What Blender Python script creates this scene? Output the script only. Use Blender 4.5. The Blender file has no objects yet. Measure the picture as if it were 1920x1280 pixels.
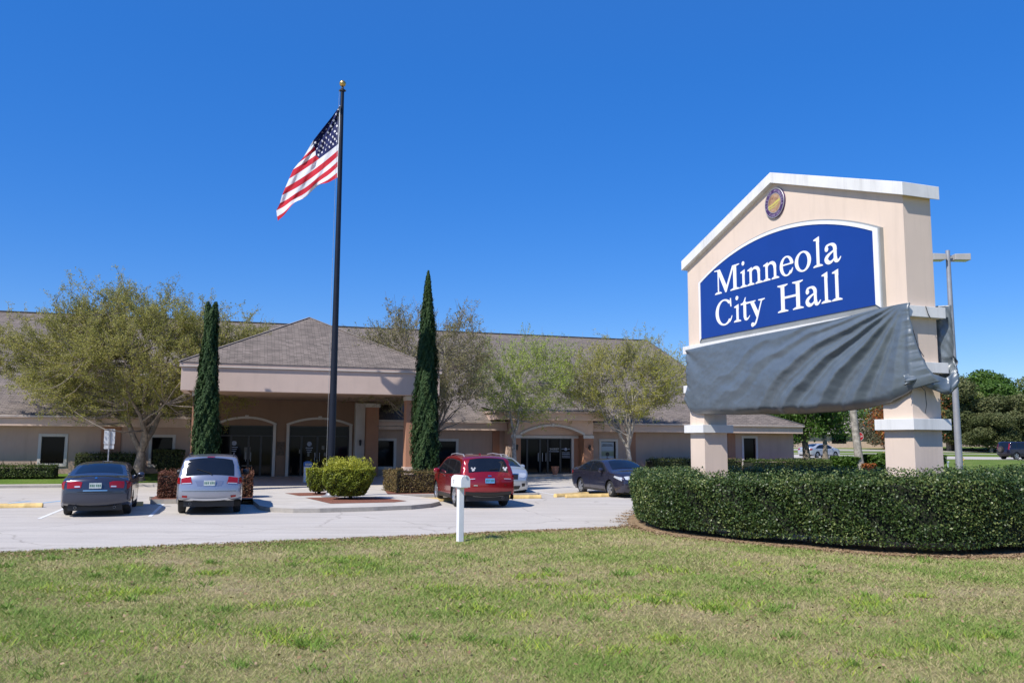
import bpy, bmesh, math, random
import numpy as np
from mathutils import Vector, Matrix, Euler

SC = bpy.context.scene
COL = SC.collection
R = math.radians
PI = math.pi

# ------------------------------------------------------------------ camera
CAM_H = 2.05
cam_data = bpy.data.cameras.new('camera')
cam_data.sensor_width = 36.0
cam_data.lens = 1600.0 / 1920.0 * 36.0
cam_data.clip_start = 0.1
cam_data.clip_end = 6000.0
cam = bpy.data.objects.new('camera', cam_data)
COL.objects.link(cam)
SC.camera = cam
_th = math.atan(188 / 1600.0)
_roll = 0.006
_f = Vector((0, math.cos(_th), math.sin(_th)))
_u = Vector((0, -math.sin(_th), math.cos(_th)))
_r = Vector((1, 0, 0))
_r2 = _r * math.cos(_roll) + _u * math.sin(_roll)
_u2 = _u * math.cos(_roll) - _r * math.sin(_roll)
m = Matrix.Identity(4)
for i in range(3):
    m[i][0] = _r2[i]; m[i][1] = _u2[i]; m[i][2] = -_f[i]
m[0][3], m[1][3], m[2][3] = 0, 0, CAM_H
cam.matrix_world = m

# ------------------------------------------------------------------ light
SUN_AZ, SUN_EL = R(-136.7), R(49)
w = bpy.data.worlds.new('World'); SC.world = w; w.use_nodes = True
nt = w.node_tree
for n in list(nt.nodes): nt.nodes.remove(n)
sky = nt.nodes.new('ShaderNodeTexSky'); sky.sky_type = 'NISHITA'
sky.sun_disc = False
sky.sun_elevation = SUN_EL; sky.sun_rotation = SUN_AZ
sky.air_density = 0.9; sky.dust_density = 0.25; sky.ozone_density = 3.0; sky.altitude = 30
hs = nt.nodes.new('ShaderNodeHueSaturation')
hs.inputs['Saturation'].default_value = 1.45; hs.inputs['Value'].default_value = 1.3; hs.inputs['Hue'].default_value = .513
bg = nt.nodes.new('ShaderNodeBackground'); bg.inputs['Strength'].default_value = 0.11
wo = nt.nodes.new('ShaderNodeOutputWorld')
nt.links.new(sky.outputs[0], hs.inputs['Color'])
mxs = nt.nodes.new('ShaderNodeMix'); mxs.data_type = 'RGBA'; mxs.inputs[0].default_value = .42
mxs.inputs[7].default_value = (.62, 2.15, 6.6, 1)
nt.links.new(hs.outputs[0], mxs.inputs[6]); nt.links.new(mxs.outputs[2], bg.inputs['Color'])
nt.links.new(bg.outputs[0], wo.inputs['Surface'])
ld = bpy.data.lights.new('sun', 'SUN'); ld.energy = 5.0; ld.angle = R(0.53); ld.color = (1.0, 0.955, 0.89)
sun = bpy.data.objects.new('sun', ld); COL.objects.link(sun)
sd = Vector((math.sin(SUN_AZ) * math.cos(SUN_EL), math.cos(SUN_AZ) * math.cos(SUN_EL), math.sin(SUN_EL)))
sun.rotation_euler = (-sd).to_track_quat('-Z', 'Y').to_euler()
sun.location = sd * 60
vs = SC.view_settings
vs.view_transform = 'Standard'; vs.look = 'None'; vs.gamma = 1.0; vs.use_curve_mapping = False
vs.exposure = 0.17

# ------------------------------------------------------------------ helpers
def tag(o, label=None, cat=None, group=None, kind=None):
    if label: o['label'] = label
    if cat: o['category'] = cat
    if group: o['group'] = group
    if kind: o['kind'] = kind
    return o

def empty(name, loc=(0, 0, 0), rz=0.0):
    o = bpy.data.objects.new(name, None)
    o.empty_display_size = 0.3
    COL.objects.link(o); o.location = loc; o.rotation_euler = (0, 0, rz)
    return o

def mk(name, me, mats, parent=None, smooth=False):
    for mt in (mats if isinstance(mats, (list, tuple)) else [mats]):
        me.materials.append(mt)
    if smooth:
        me.polygons.foreach_set('use_smooth', [True] * len(me.polygons))
    o = bpy.data.objects.new(name, me); COL.objects.link(o)
    if parent is not None: o.parent = parent
    return o

def autosmooth(me, ang=35):
    me.polygons.foreach_set('use_smooth', [True] * len(me.polygons))
    bm = bmesh.new(); bm.from_mesh(me)
    a = R(ang)
    for e in bm.edges:
        if len(e.link_faces) == 2:
            if e.calc_face_angle(0) > a: e.smooth = False
        else: e.smooth = False
    bm.to_mesh(me); bm.free()

class MB:
    def __init__(s): s.v = []; s.f = []; s.mi = []; s.cur = 0; s.uv = None
    def face(s, pts):
        b = len(s.v); s.v += [tuple(p) for p in pts]
        s.f.append(tuple(range(b, b + len(pts)))); s.mi.append(s.cur)
    def raw(s, vs_, fs_):
        b = len(s.v); s.v += [tuple(p) for p in vs_]
        for f in fs_: s.f.append(tuple(i + b for i in f)); s.mi.append(s.cur)
    def box(s, x0, x1, y0, y1, z0, z1):
        s.raw([(x0,y0,z0),(x1,y0,z0),(x1,y1,z0),(x0,y1,z0),(x0,y0,z1),(x1,y0,z1),(x1,y1,z1),(x0,y1,z1)],
              [(0,3,2,1),(4,5,6,7),(0,1,5,4),(1,2,6,5),(2,3,7,6),(3,0,4,7)])
        return s
    def bar(s, a, b, w, h=None, up=(0, 0, 1)):
        h = h or w
        a = Vector(a); b = Vector(b); d = (b - a).normalized()
        u = Vector(up)
        if abs(d.dot(u)) > .95: u = Vector((0, 1, 0))
        x = d.cross(u).normalized(); y = x.cross(d).normalized()
        pts = []
        for p in (a, b):
            for sx, sy in ((-1,-1),(1,-1),(1,1),(-1,1)):
                pts.append(p + x * sx * w / 2 + y * sy * h / 2)
        s.raw(pts, [(0,3,2,1),(4,5,6,7),(0,1,5,4),(1,2,6,5),(2,3,7,6),(3,0,4,7)])
        return s
    def tube(s, pts, rs, n=8, cap=True):
        pts = [Vector(p) for p in pts]
        if not isinstance(rs, (list, tuple)): rs = [rs] * len(pts)
        rings = []; up = None
        for i, p in enumerate(pts):
            d = (pts[min(i+1, len(pts)-1)] - pts[max(i-1, 0)])
            d = d.normalized() if d.length > 1e-9 else Vector((0,0,1))
            if up is None: up = Vector((1, 0, 0)) if abs(d.x) < .8 else Vector((0, 1, 0))
            x = d.cross(up).normalized(); y = d.cross(x).normalized(); up = -y if False else up
            rings.append([p + (x * math.cos(2*PI*k/n) + y * math.sin(2*PI*k/n)) * rs[i] for k in range(n)])
        b = len(s.v)
        for r_ in rings: s.v += [tuple(q) for q in r_]
        for i in range(len(rings) - 1):
            for k in range(n):
                k2 = (k + 1) % n
                s.f.append((b+i*n+k, b+i*n+k2, b+(i+1)*n+k2, b+(i+1)*n+k)); s.mi.append(s.cur)
        if cap:
            s.f.append(tuple(b+k for k in range(n))[::-1]); s.mi.append(s.cur)
            e = b + (len(rings)-1)*n
            s.f.append(tuple(e+k for k in range(n))); s.mi.append(s.cur)
        return s
    def lathe(s, prof, c=(0,0,0), axis='z', n=16):
        # prof: list of (r, h)
        b = len(s.v); c = Vector(c)
        for r_, h in prof:
            for k in range(n):
                a = 2*PI*k/n; u, v_ = r_*math.cos(a), r_*math.sin(a)
                p = {'z': (u, v_, h), 'y': (u, h, v_), 'x': (h, u, v_)}[axis]
                s.v.append(tuple(c + Vector(p)))
        for i in range(len(prof)-1):
            for k in range(n):
                k2 = (k+1) % n
                s.f.append((b+i*n+k, b+i*n+k2, b+(i+1)*n+k2, b+(i+1)*n+k)); s.mi.append(s.cur)
        return s
    def prism(s, poly, y0, y1, f=None):
        # poly (x,z) extruded in y ; f maps (x,y,z)->point
        f = f or (lambda x, y, z: (x, y, z)); n = len(poly)
        vs_ = [f(x, y0, z) for x, z in poly] + [f(x, y1, z) for x, z in poly]
        fs_ = [tuple(range(n)), tuple(range(2*n-1, n-1, -1))]
        for i in range(n):
            j = (i+1) % n; fs_.append((i, i+n, j+n, j))
        s.raw(vs_, fs_)
        return s
    def mesh(s, name):
        me = bpy.data.meshes.new(name); me.from_pydata(s.v, [], s.f)
        me.polygons.foreach_set('material_index', s.mi)
        me.validate(); me.update()
        return me
    def build(s, name, mats, parent=None, smooth=None, fix=True, bevel=0):
        me = s.mesh(name)
        if fix:
            bm = bmesh.new(); bm.from_mesh(me)
            bmesh.ops.remove_doubles(bm, verts=bm.verts, dist=1e-5)
            bmesh.ops.recalc_face_normals(bm, faces=bm.faces)
            bm.to_mesh(me); bm.free()
        if smooth: autosmooth(me, smooth)
        o = mk(name, me, mats, parent)
        if bevel:
            b = o.modifiers.new('bevel', 'BEVEL'); b.width = bevel; b.segments = 2; b.limit_method = 'ANGLE'
        return o

def npmesh(name, V, F, attr=None, smooth=False):
    V = np.asarray(V, np.float32); F = np.asarray(F, np.int32); k = F.shape[1]
    me = bpy.data.meshes.new(name)
    me.vertices.add(len(V)); me.vertices.foreach_set('co', V.ravel())
    me.loops.add(F.size); me.loops.foreach_set('vertex_index', F.ravel())
    me.polygons.add(len(F))
    me.polygons.foreach_set('loop_start', np.arange(0, F.size, k, dtype=np.int32))
    me.polygons.foreach_set('loop_total', np.full(len(F), k, np.int32))
    if smooth: me.polygons.foreach_set('use_smooth', np.ones(len(F), bool))
    if attr is not None:
        a = me.attributes.new('rnd', 'FLOAT', 'POINT'); a.data.foreach_set('value', np.asarray(attr, np.float32))
    me.update(calc_edges=True)
    return me

def gz(y): return float(np.interp(y, [38, 68, 90, 110, 150, 400], [0, .6, .65, 1.3, 2.2, 2.2]))

def polygrid(poly, xs=(), ys=()):
    """2D polygon cut along the given x and y lines -> (verts2d, faces)"""
    bm = bmesh.new()
    f = bm.faces.new([bm.verts.new((p[0], p[1], 0)) for p in poly])
    bmesh.ops.triangulate(bm, faces=[f])
    for ax, vals in ((0, xs), (1, ys)):
        for v in vals:
            co = (v, 0, 0) if ax == 0 else (0, v, 0); no = (1, 0, 0) if ax == 0 else (0, 1, 0)
            bmesh.ops.bisect_plane(bm, geom=bm.verts[:] + bm.edges[:] + bm.faces[:], dist=1e-6, plane_co=co, plane_no=no)
    bm.verts.index_update()
    V = [(v.co.x, v.co.y) for v in bm.verts]; F = [tuple(v.index for v in f.verts) for f in bm.faces]
    bm.free()
    return V, F

GY = [38, 68, 90, 110, 150]
def sheet(name, poly, mat, dz, kind='structure', xs=(), ys=(), zf=None):
    V, F = polygrid(poly, xs, list(GY) + list(ys))
    mb = MB(); mb.raw([(x, y, (zf(x, y) if zf else gz(y)) + dz) for x, y in V], F)
    me = mb.mesh(name)
    bm = bmesh.new(); bm.from_mesh(me)
    for f in bm.faces:
        if f.normal.z < 0: f.normal_flip()
    bm.to_mesh(me); bm.free()
    o = mk(name, me, mat); o['kind'] = kind
    return o

# ------------------------------------------------------------------ materials
def newmat(name):
    mt = bpy.data.materials.new(name); mt.use_nodes = True
    return mt, mt.node_tree, mt.node_tree.nodes['Principled BSDF']
def N(t, typ, **k):
    n = t.nodes.new(typ)
    for a, b in k.items():
        if a in n.inputs: n.inputs[a].default_value = b
        else: setattr(n, a, b)
    return n
def c4(c): return (c[0], c[1], c[2], 1)
def coords(t, kind='Object'):
    return N(t, 'ShaderNodeTexCoord').outputs[kind]
def noise(t, co, scale, detail=4, rough=.6, dist=0):
    n = N(t, 'ShaderNodeTexNoise'); n.inputs['Scale'].default_value = scale
    n.inputs['Detail'].default_value = detail; n.inputs['Roughness'].default_value = rough
    n.inputs['Distortion'].default_value = dist
    t.links.new(co, n.inputs['Vector']); return n.outputs['Fac']
def ramp(t, fac, stops):
    r_ = N(t, 'ShaderNodeValToRGB'); e = r_.color_ramp.elements
    while len(e) < len(stops): e.new(.5)
    for i, (p, c) in enumerate(stops): e[i].position = p; e[i].color = c4(c)
    t.links.new(fac, r_.inputs['Fac']); return r_.outputs['Color']
def mix(t, fac, a, b, mode='MIX'):
    n = N(t, 'ShaderNodeMix', data_type='RGBA'); n.blend_type = mode
    for sock, val in ((n.inputs[0], fac), (n.inputs[6], a), (n.inputs[7], b)):
        if hasattr(val, 'node'): t.links.new(val, sock)
        else: sock.default_value = c4(val) if isinstance(val, tuple) else val
    return n.outputs[2]
def bump(t, p, h, strength, dist=.01):
    b = N(t, 'ShaderNodeBump'); b.inputs['Strength'].default_value = strength; b.inputs['Distance'].default_value = dist
    t.links.new(h, b.inputs['Height']); t.links.new(b.outputs[0], p.inputs['Normal'])
def M(name, col, rough=.6, metal=0, var=.12, scale=3, bmp=0, bscale=60, coat=0, spec=.5, stains=0):
    mt, t, p = newmat(name)
    co = coords(t)
    n1 = noise(t, co, scale, 5, .6)
    lo = tuple(c * (1 - var) for c in col); hi = tuple(min(1, c * (1 + var)) for c in col)
    c = ramp(t, n1, [(.3, lo), (.7, hi)])
    if stains:
        mp = N(t, 'ShaderNodeMapping'); mp.inputs['Scale'].default_value = (2.5, 2.5, .25); t.links.new(co, mp.inputs[0])
        n2 = noise(t, mp.outputs[0], 1.2, 4, .7)
        k = ramp(t, n2, [(.5, (1, 1, 1)), (.8, (1 - stains,) * 3)])
        c = mix(t, 1.0, c, k, 'MULTIPLY')
    t.links.new(c, p.inputs['Base Color'])
    p.inputs['Roughness'].default_value = rough; p.inputs['Metallic'].default_value = metal
    p.inputs['Specular IOR Level'].default_value = spec
    if coat: p.inputs['Coat Weight'].default_value = coat; p.inputs['Coat Roughness'].default_value = .04
    if bmp: bump(t, p, noise(t, co, bscale, 4, .6), bmp, .01)
    return mt
def leafmat(name, a, b, c=None, transl=.25, rough=.5, patch=0, spec=.3):
    mt, t, p = newmat(name)
    at = N(t, 'ShaderNodeAttribute', attribute_name='rnd')
    st = [(0, a), (.6, b)] + ([(1, c)] if c else [])
    col = ramp(t, at.outputs['Fac'], st)
    if patch:
        n = noise(t, coords(t), patch, 3, .5)
        col = mix(t, 1.0, col, ramp(t, n, [(.35, (.75, .8, .75)), (.65, (1.2, 1.15, 1.1))]), 'MULTIPLY')
    t.links.new(col, p.inputs['Base Color']); p.inputs['Roughness'].default_value = rough
    p.inputs['Specular IOR Level'].default_value = spec
    if transl:
        tr = N(t, 'ShaderNodeBsdfTranslucent'); t.links.new(col, tr.inputs[0])
        ms = N(t, 'ShaderNodeMixShader'); ms.inputs[0].default_value = transl
        out = t.nodes['Material Output']
        t.links.new(p.outputs[0], ms.inputs[1]); t.links.new(tr.outputs[0], ms.inputs[2]); t.links.new(ms.outputs[0], out.inputs[0])
    return mt

m_stucco = M('stucco_tan', (.60, .44, .345), .9, var=.06, scale=1.2, bmp=.25, bscale=90, stains=.12)
m_stucco_pink = M('stucco_pale', (.56, .43, .355), .9, var=.05, scale=1.0, bmp=.25, bscale=90, stains=.1)
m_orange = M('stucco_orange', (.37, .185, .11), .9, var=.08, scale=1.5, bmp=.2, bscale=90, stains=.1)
m_wall = M('stucco_wall', (.47, .335, .255), .9, var=.06, scale=1.0, bmp=.25, bscale=90, stains=.14)
m_trim = M('trim_white', (.56, .52, .47), .7, var=.06, scale=2, stains=.15)
m_gutter = M('gutter_paint', (.50, .37, .30), .5, var=.08, scale=2, stains=.2)
m_soffit = M('soffit', (.50, .38, .28), .9, var=.05, scale=1)
m_sign = M('sign_stucco', (.69, .556, .446), .9, var=.035, scale=1.0, bmp=.35, bscale=80, stains=.13)
m_band = M('sign_band_white', (.72, .71, .68), .75, var=.05, scale=2, bmp=.15, bscale=60, stains=.26)
m_glass = M('dark_glass', (.006, .006, .007), .05, var=.3, scale=.7, spec=.14)
m_bronze = M('dark_frame', (.02, .018, .016), .4, var=.1)
m_white = M('white_paint', (.80, .80, .79), .45, var=.04, scale=4, stains=.1)
m_black = M('black_plastic', (.012, .012, .013), .5, var=.2)
m_tyre = M('tyre_rubber', (.018, .018, .018), .85, var=.25, scale=20)
m_rim = M('alloy_rim', (.55, .56, .58), .3, metal=.8, var=.05)
m_chrome = M('chrome', (.75, .76, .78), .12, metal=1, var=.03)
m_metal = M('galvanised', (.36, .36, .37), .5, metal=.4, var=.12, scale=3)
m_pole = M('pole_black', (.008, .010, .018), .42, var=.2, scale=4, spec=.35)
m_gold = M('gold_ball', (.62, .40, .13), .3, metal=.85, var=.1)
m_yellow = M('yellow_paint', (.68, .48, .19), .75, var=.25, scale=4, bmp=.2, stains=.25)
m_bark = M('bark', (.20, .165, .13), .95, var=.45, scale=7, bmp=.9, bscale=30)
m_barkpale = M('bark_pale', (.30, .27, .23), .95, var=.5, scale=5, bmp=.7, bscale=25)
m_red = M('red_light', (.27, .006, .008), .15, var=.1, spec=.6)
m_redd = M('stop_red', (.50, .02, .03), .5, var=.06)
m_kerb = M('kerb_concrete', (.36, .33, .29), .95, var=.22, scale=3, bmp=.3, bscale=40, stains=.3)
m_walk = M('walk_concrete', (.50, .46, .40), .95, var=.12, scale=1.5, bmp=.2, bscale=50)
m_lens = M('lamp_lens', (.62, .65, .68), .12, metal=.3, var=.1)
m_mulch = M('red_mulch', (.20, .075, .045), .95, var=.6, scale=25, bmp=1.0, bscale=45)

# concrete pavement: pale, with joints, hairline cracks, tyre stains
def mk_concrete():
    mt, t, p = newmat('pale_concrete'); co = coords(t)
    base = ramp(t, noise(t, co, .35, 6, .65), [(.3, (.49, .445, .385)), (.7, (.55, .505, .445))])
    fine = ramp(t, noise(t, co, 18, 6, .8), [(.3, (.86, .86, .86)), (.7, (1.08, 1.08, 1.08))])
    c = mix(t, 1.0, base, fine, 'MULTIPLY')
    mp = N(t, 'ShaderNodeMapping'); mp.inputs['Scale'].default_value = (.12, 1.6, 1); mp.inputs['Rotation'].default_value = (0, 0, R(-20))
    t.links.new(co, mp.inputs[0])
    st = ramp(t, noise(t, mp.outputs[0], 1.4, 5, .7, .5), [(.42, (.90, .90, .905)), (.58, (1, 1, 1))])
    c = mix(t, 1.0, c, st, 'MULTIPLY')
    vo = N(t, 'ShaderNodeTexVoronoi', feature='DISTANCE_TO_EDGE'); vo.inputs['Scale'].default_value = .22
    nn = N(t, 'ShaderNodeTexNoise'); nn.inputs['Scale'].default_value = 1.1; nn.inputs['Detail'].default_value = 5
    t.links.new(co, nn.inputs['Vector'])
    add = N(t, 'ShaderNodeMix', data_type='RGBA', blend_type='ADD'); add.inputs[0].default_value = .7
    t.links.new(co, add.inputs[6]); t.links.new(nn.outputs['Color'], add.inputs[7]); t.links.new(add.outputs[2], vo.inputs['Vector'])
    cr = ramp(t, vo.outputs['Distance'], [(0, (.62, .6, .58)), (.006, (1, 1, 1))])
    c = mix(t, .8, c, cr, 'MULTIPLY')
    oil = ramp(t, noise(t, co, .9, 3, .5, .3), [(.66, (1, 1, 1)), (.80, (.80, .79, .77))])
    c = mix(t, 1.0, c, oil, 'MULTIPLY')
    sp = ramp(t, noise(t, co, 5.5, 2, .5), [(.74, (1, 1, 1)), (.80, (.72, .70, .68))])
    c = mix(t, .7, c, sp, 'MULTIPLY')
    t.links.new(c, p.inputs['Base Color']); p.inputs['Roughness'].default_value = .92; p.inputs['Specular IOR Level'].default_value = .3
    bump(t, p, noise(t, co, 60, 4, .7), .25, .01)
    return mt
m_conc = mk_concrete()

def mk_shingle():
    mt, t, p = newmat('shingle_roof'); co = coords(t, 'UV')
    br = N(t, 'ShaderNodeTexBrick'); br.offset = .37; br.squash = 1.0
    for k, v in (('Scale', 1.0), ('Mortar Size', .012), ('Mortar Smooth', .3), ('Brick Width', .30), ('Row Height', .125), ('Bias', 0.0)): br.inputs[k].default_value = v
    br.inputs['Color1'].default_value = c4((.155, .13, .11)); br.inputs['Color2'].default_value = c4((.25, .208, .176)); br.inputs['Mortar'].default_value = c4((.07, .06, .055))
    t.links.new(co, br.inputs['Vector'])
    n = ramp(t, noise(t, co, 1.2, 6, .75), [(.3, (.78, .78, .78)), (.7, (1.15, 1.13, 1.12))])
    c = mix(t, 1.0, br.outputs['Color'], n, 'MULTIPLY')
    g = ramp(t, noise(t, co, 30, 3, .8), [(.3, (.8, .8, .8)), (.7, (1.2, 1.2, 1.2))])
    c = mix(t, 1.0, c, g, 'MULTIPLY')
    t.links.new(c, p.inputs['Base Color']); p.inputs['Roughness'].default_value = .95; p.inputs['Specular IOR Level'].default_value = .2
    bump(t, p, br.outputs['Fac'], -.6, .02)
    return mt
m_shingle = mk_shingle()

def mk_turf(name, cols, scale=1.0, fine=1.0):
    mt, t, p = newmat(name); co = coords(t)
    c = ramp(t, noise(t, co, .5 * scale, 6, .7, .4), [(.3, cols[0]), (.5, cols[1]), (.68, cols[2])])
    f = ramp(t, noise(t, co, 9 * fine, 6, .8), [(.3, (.55, .55, .5)), (.7, (1.35, 1.35, 1.3))])
    c = mix(t, 1.0, c, f, 'MULTIPLY')
    t.links.new(c, p.inputs['Base Color']); p.inputs['Roughness'].default_value = 1; p.inputs['Specular IOR Level'].default_value = .1
    bump(t, p, noise(t, co, 25 * fine, 5, .8), .8, .04)
    return mt
m_turf = mk_turf('turf_soil', [(.19, .20, .065), (.32, .28, .13), (.38, .30, .19)], 1)
m_lawn = mk_turf('far_lawn', [(.09, .15, .03), (.13, .19, .04), (.20, .22, .07)], .3, .5)
m_straw = mk_turf('pine_straw', [(.30, .20, .12), (.38, .27, .17), (.33, .22, .13)], 2, 2)

# ------------------------------------------------------------------ ground
ground = sheet('ground', [(-1500, -60), (1500, -60), (1500, 2500), (-1500, 2500)], m_lawn, 0.0, xs=[-100, 0, 100])
# near turf under the grass blades
EDGE = [(-30, 6.4), (-9.25, 15.8), (-3.97, 18.1), (3.2, 21.5), (3.6, 30)]
turf = sheet('lawn', [(-30, 6.4), (-9.25, 15.8), (-3.97, 18.1), (3.0, 21.35), (4.2, 24), (4.6, 33), (19, 37.5), (24, 37), (24, -40), (-30, -40)], m_turf, .008)
lot = sheet('parking_lot', [(-60, -6.9), (-30, 6.4), (-9.25, 15.8), (-6.6, 16.95), (-3.97, 18.1), (-1, 19.5), (3.0, 21.4), (4.2, 24), (4.6, 33), (19, 37.5),
                            (17.5, 45), (10, 49.5), (0, 46.2), (-6, 44), (-22, 36), (-60, 24)], m_conc, .004)

# ------------------------------------------------------------------ building frame: t along the facade, d into the depth
BA = R(17.4)
PB = Vector((-13.2, 34, 0))
eb = Vector((math.cos(BA), math.sin(BA), 0)); db = Vector((-math.sin(BA), math.cos(BA), 0))
def W(t, d, z=0): return PB + eb * t + db * d + Vector((0, 0, z))
def Wz(t, d, dz=0):
    p = PB + eb * t + db * d; return Vector((p.x, p.y, gz(p.y) + dz))

def raised(name, poly_td, h, mat, kmat=None):
    """raised slab with a kerb face, drawn in building coordinates"""
    pts = [W(t, d) for t, d in poly_td]
    poly = [(p.x, p.y) for p in pts]
    o = sheet(name, poly, mat, h)
    mb = MB(); n = len(poly); V, F = polygrid(poly, (), GY)
    for i in range(n):
        a, b = poly[i], poly[(i+1) % n]
        cuts = sorted([0, 1] + [(y - a[1]) / (b[1] - a[1]) for y in GY if abs(b[1]-a[1]) > 1e-6 and 0 < (y - a[1]) / (b[1] - a[1]) < 1])
        for c0, c1 in zip(cuts, cuts[1:]):
            p = (a[0]+(b[0]-a[0])*c0, a[1]+(b[1]-a[1])*c0); q = (a[0]+(b[0]-a[0])*c1, a[1]+(b[1]-a[1])*c1)
            mb.face([(p[0], p[1], gz(p[1]) - .1), (q[0], q[1], gz(q[1]) - .1), (q[0], q[1], gz(q[1]) + h), (p[0], p[1], gz(p[1]) + h)])
    # kerb stone rim
    k = mb.build('kerb', kmat or m_kerb, fix=False)
    k['kind'] = 'structure'
    return o

def arc_pts(cx, cy, r, a0, a1, n=6): return [(cx + r*math.cos(R(a0+(a1-a0)*i/n)), cy + r*math.sin(R(a0+(a1-a0)*i/n))) for i in range(n+1)]

raised('pavement', [(-60, 4.4), (-1.6, 4.4), (-.6, 4.0), (-.55, 5.35), (-60, 5.35)], .12, m_walk)
raised('plaza', [(-.5, -4.7), (2.8, -4.7), (2.86, -7.5), (3.0, -9.6), (3.3, -10.5), (3.9, -10.95), (4.64, -11.05), (6.2, -10.83), (7.4, -10.45), (8.1, -9.9), (8.6, -9.0),
                (8.76, -8.0), (8.5, -6.8), (7.9, -5.4), (13.2, -5.4), (13.6, -3.5), (13.6, 6.1), (36, 6.1), (36, 8.95), (-.5, 8.95)], .13, m_walk)
raised('planter', [(-.3, -6.5), (2.83, -6.5), (2.83, -4.72), (-.3, -4.72)], .16, m_mulch)
def bed(name, pts, dz=.137, mat=None):
    o = sheet(name, [(W(t, d).x, W(t, d).y) for t, d in pts], mat or m_mulch, dz); return o
bed('mulch_bed', [(4.55, -6.3), (5.1, -9.3), (7.1, -9.15), (7.6, -8.6), (6.9, -6.5)])
bed('mulch_bed', [(4.0, -3.6), (4.4, -5.3), (6.5, -5.3), (6.4, -3.3)])
bed('mulch_bed', [(7.55, -5.1), (13.0, -5.1), (13.0, -2.0), (7.9, -2.0)])
bed('mulch_bed', [(.2, -3.2), (2.6, -3.2), (2.6, .2), (.2, .2)])
bed('mulch_bed', [(20.96, 6.9), (35.7, 6.9), (35.7, 8.9), (20.96, 8.9)])
bed('mulch_bed', [(13.62, 4.2), (15.6, 4.2), (15.9, 8.9), (13.62, 8.9)])
# sloping lawn strip in front of the left wing
def bank():
    mb = MB()
    for t0, t1 in ((-60, -30), (-30, -10), (-10, -.6)):
        mb.face([W(t0, 5.35, .118 + gz(W(t0,5.35).y)), W(t1, 5.35, .118 + gz(W(t1,5.35).y)), W(t1, 8.98, .42), W(t0, 8.98, .42)])
    mb.build('lawn_bank', mk_turf('bank_turf', [(.10, .17, .03), (.13, .21, .04), (.17, .22, .06)], 1.5, 1.5), fix=False)['kind'] = 'structure'
bank()
# planted strip and low ground right of the lot
stripe_m = M('white_road_paint', (.72, .72, .71), .8, var=.15, scale=6)
blue_m = M('blue_road_paint', (.16, .42, .66), .8, var=.3, scale=6)
def stripe(name, a, b, wdt, mat, dz=.009):
    pa, pb = W(*a), W(*b); d = (pb - pa).normalized(); n = Vector((-d.y, d.x, 0)) * wdt / 2
    mb = MB(); mb.face([(p.x, p.y, gz(p.y) + dz) for p in (pa - n, pb - n, pb + n, pa + n)])
    o = mb.build(name, mat, fix=False); o['kind'] = 'structure'
for tt in (-2.5, .15): stripe('parking_line', (tt, -11.3), (tt - .05, -6.6), .1, stripe_m)
for tt in (-5.3, -8.0): stripe('parking_line', (tt, -11.3), (tt, -6.6), .1, stripe_m)
stripe('parking_line', (-.05, -6.6), (-.1, -5.2), .16, blue_m)
for k in range(3): stripe('parking_line', (-4.9 + k * 1.0, -5.9), (-4.2 + k * 1.0, -4.2), .12, blue_m)
for tt in (11.6, 14.2, 16.9): stripe('parking_line', (tt, -5.6), (tt, -.6), .1, stripe_m)

# ------------------------------------------------------------------ city hall
hall = empty('city_hall', PB, BA)
tag(hall, 'long tan stucco city hall with grey shingle roof and entrance canopy', 'building')

def wall_sheet(mb, a, b, d, z0, z1, openings, reveal=.14):
    """front facing sheet with rectangular openings [(t0,t1,z0,z1)], plus reveals"""
    ts = sorted({a, b} | {o[0] for o in openings} | {o[1] for o in openings})
    zs = sorted({z0, z1} | {o[2] for o in openings} | {o[3] for o in openings})
    for i in range(len(ts)-1):
        for j in range(len(zs)-1):
            tm, zm = (ts[i]+ts[i+1])/2, (zs[j]+zs[j+1])/2
            if any(o[0] < tm < o[1] and o[2] < zm < o[3] for o in openings): continue
            mb.face([(ts[i], d, zs[j]), (ts[i+1], d, zs[j]), (ts[i+1], d, zs[j+1]), (ts[i], d, zs[j+1])])
    for t0, t1, y0, y1 in openings:
        for q in ([(t0,d,y0),(t0,d+reveal,y0),(t0,d+reveal,y1),(t0,d,y1)], [(t1,d,y0),(t1,d+reveal,y0),(t1,d+reveal,y1),(t1,d,y1)],
                  [(t0,d,y0),(t1,d,y0),(t1,d+reveal,y0),(t0,d+reveal,y0)], [(t0,d,y1),(t1,d,y1),(t1,d+reveal,y1),(t0,d+reveal,y1)]):
            mb.face(q)

wins = [(-6.62, -5.60, .89, 2.18), (-1.79, -.82, .85, 2.18), (9.02, 10.13, .70, 2.08), (12.3, 13.52, .70, 2.08), (22.02, 22.95, .55, 2.12), (31.35, 32.22, .75, 2.37), (-13.2, -12.0, .89, 2.18), (-18.9, -17.7, .89, 2.18)]
doors = [(1.30, 3.92, .17, 2.80), (4.72, 7.76, .17, 2.80)]
mb = MB()
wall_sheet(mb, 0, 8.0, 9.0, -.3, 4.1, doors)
mb.build('entrance_wall', M('stucco_brown_shade', (.25, .158, .105), .9, var=.06, scale=1.2, bmp=.25, bscale=90, stains=.12), hall, fix=False)  # brownish stucco, its colour lowered further to deepen the shade under the canopy
mb = MB()
wall_sheet(mb, -40, 0, 9.0, -.3, 3.3, [w_ for w_ in wins if w_[1] < 0])
wall_sheet(mb, 8.0, 16.4, 9.0, -.3, 3.3, [w_ for w_ in wins if 8 < w_[1] < 16])
wall_sheet(mb, 20.8, 34.9, 9.0, -.3, 3.3, [w_ for w_ in wins if w_[0] > 20])
mb.face([(8.0, 9, 3.3), (9.2, 9, 3.3), (9.2, 9, 4.1), (8.0, 9, 4.1)])
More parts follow.
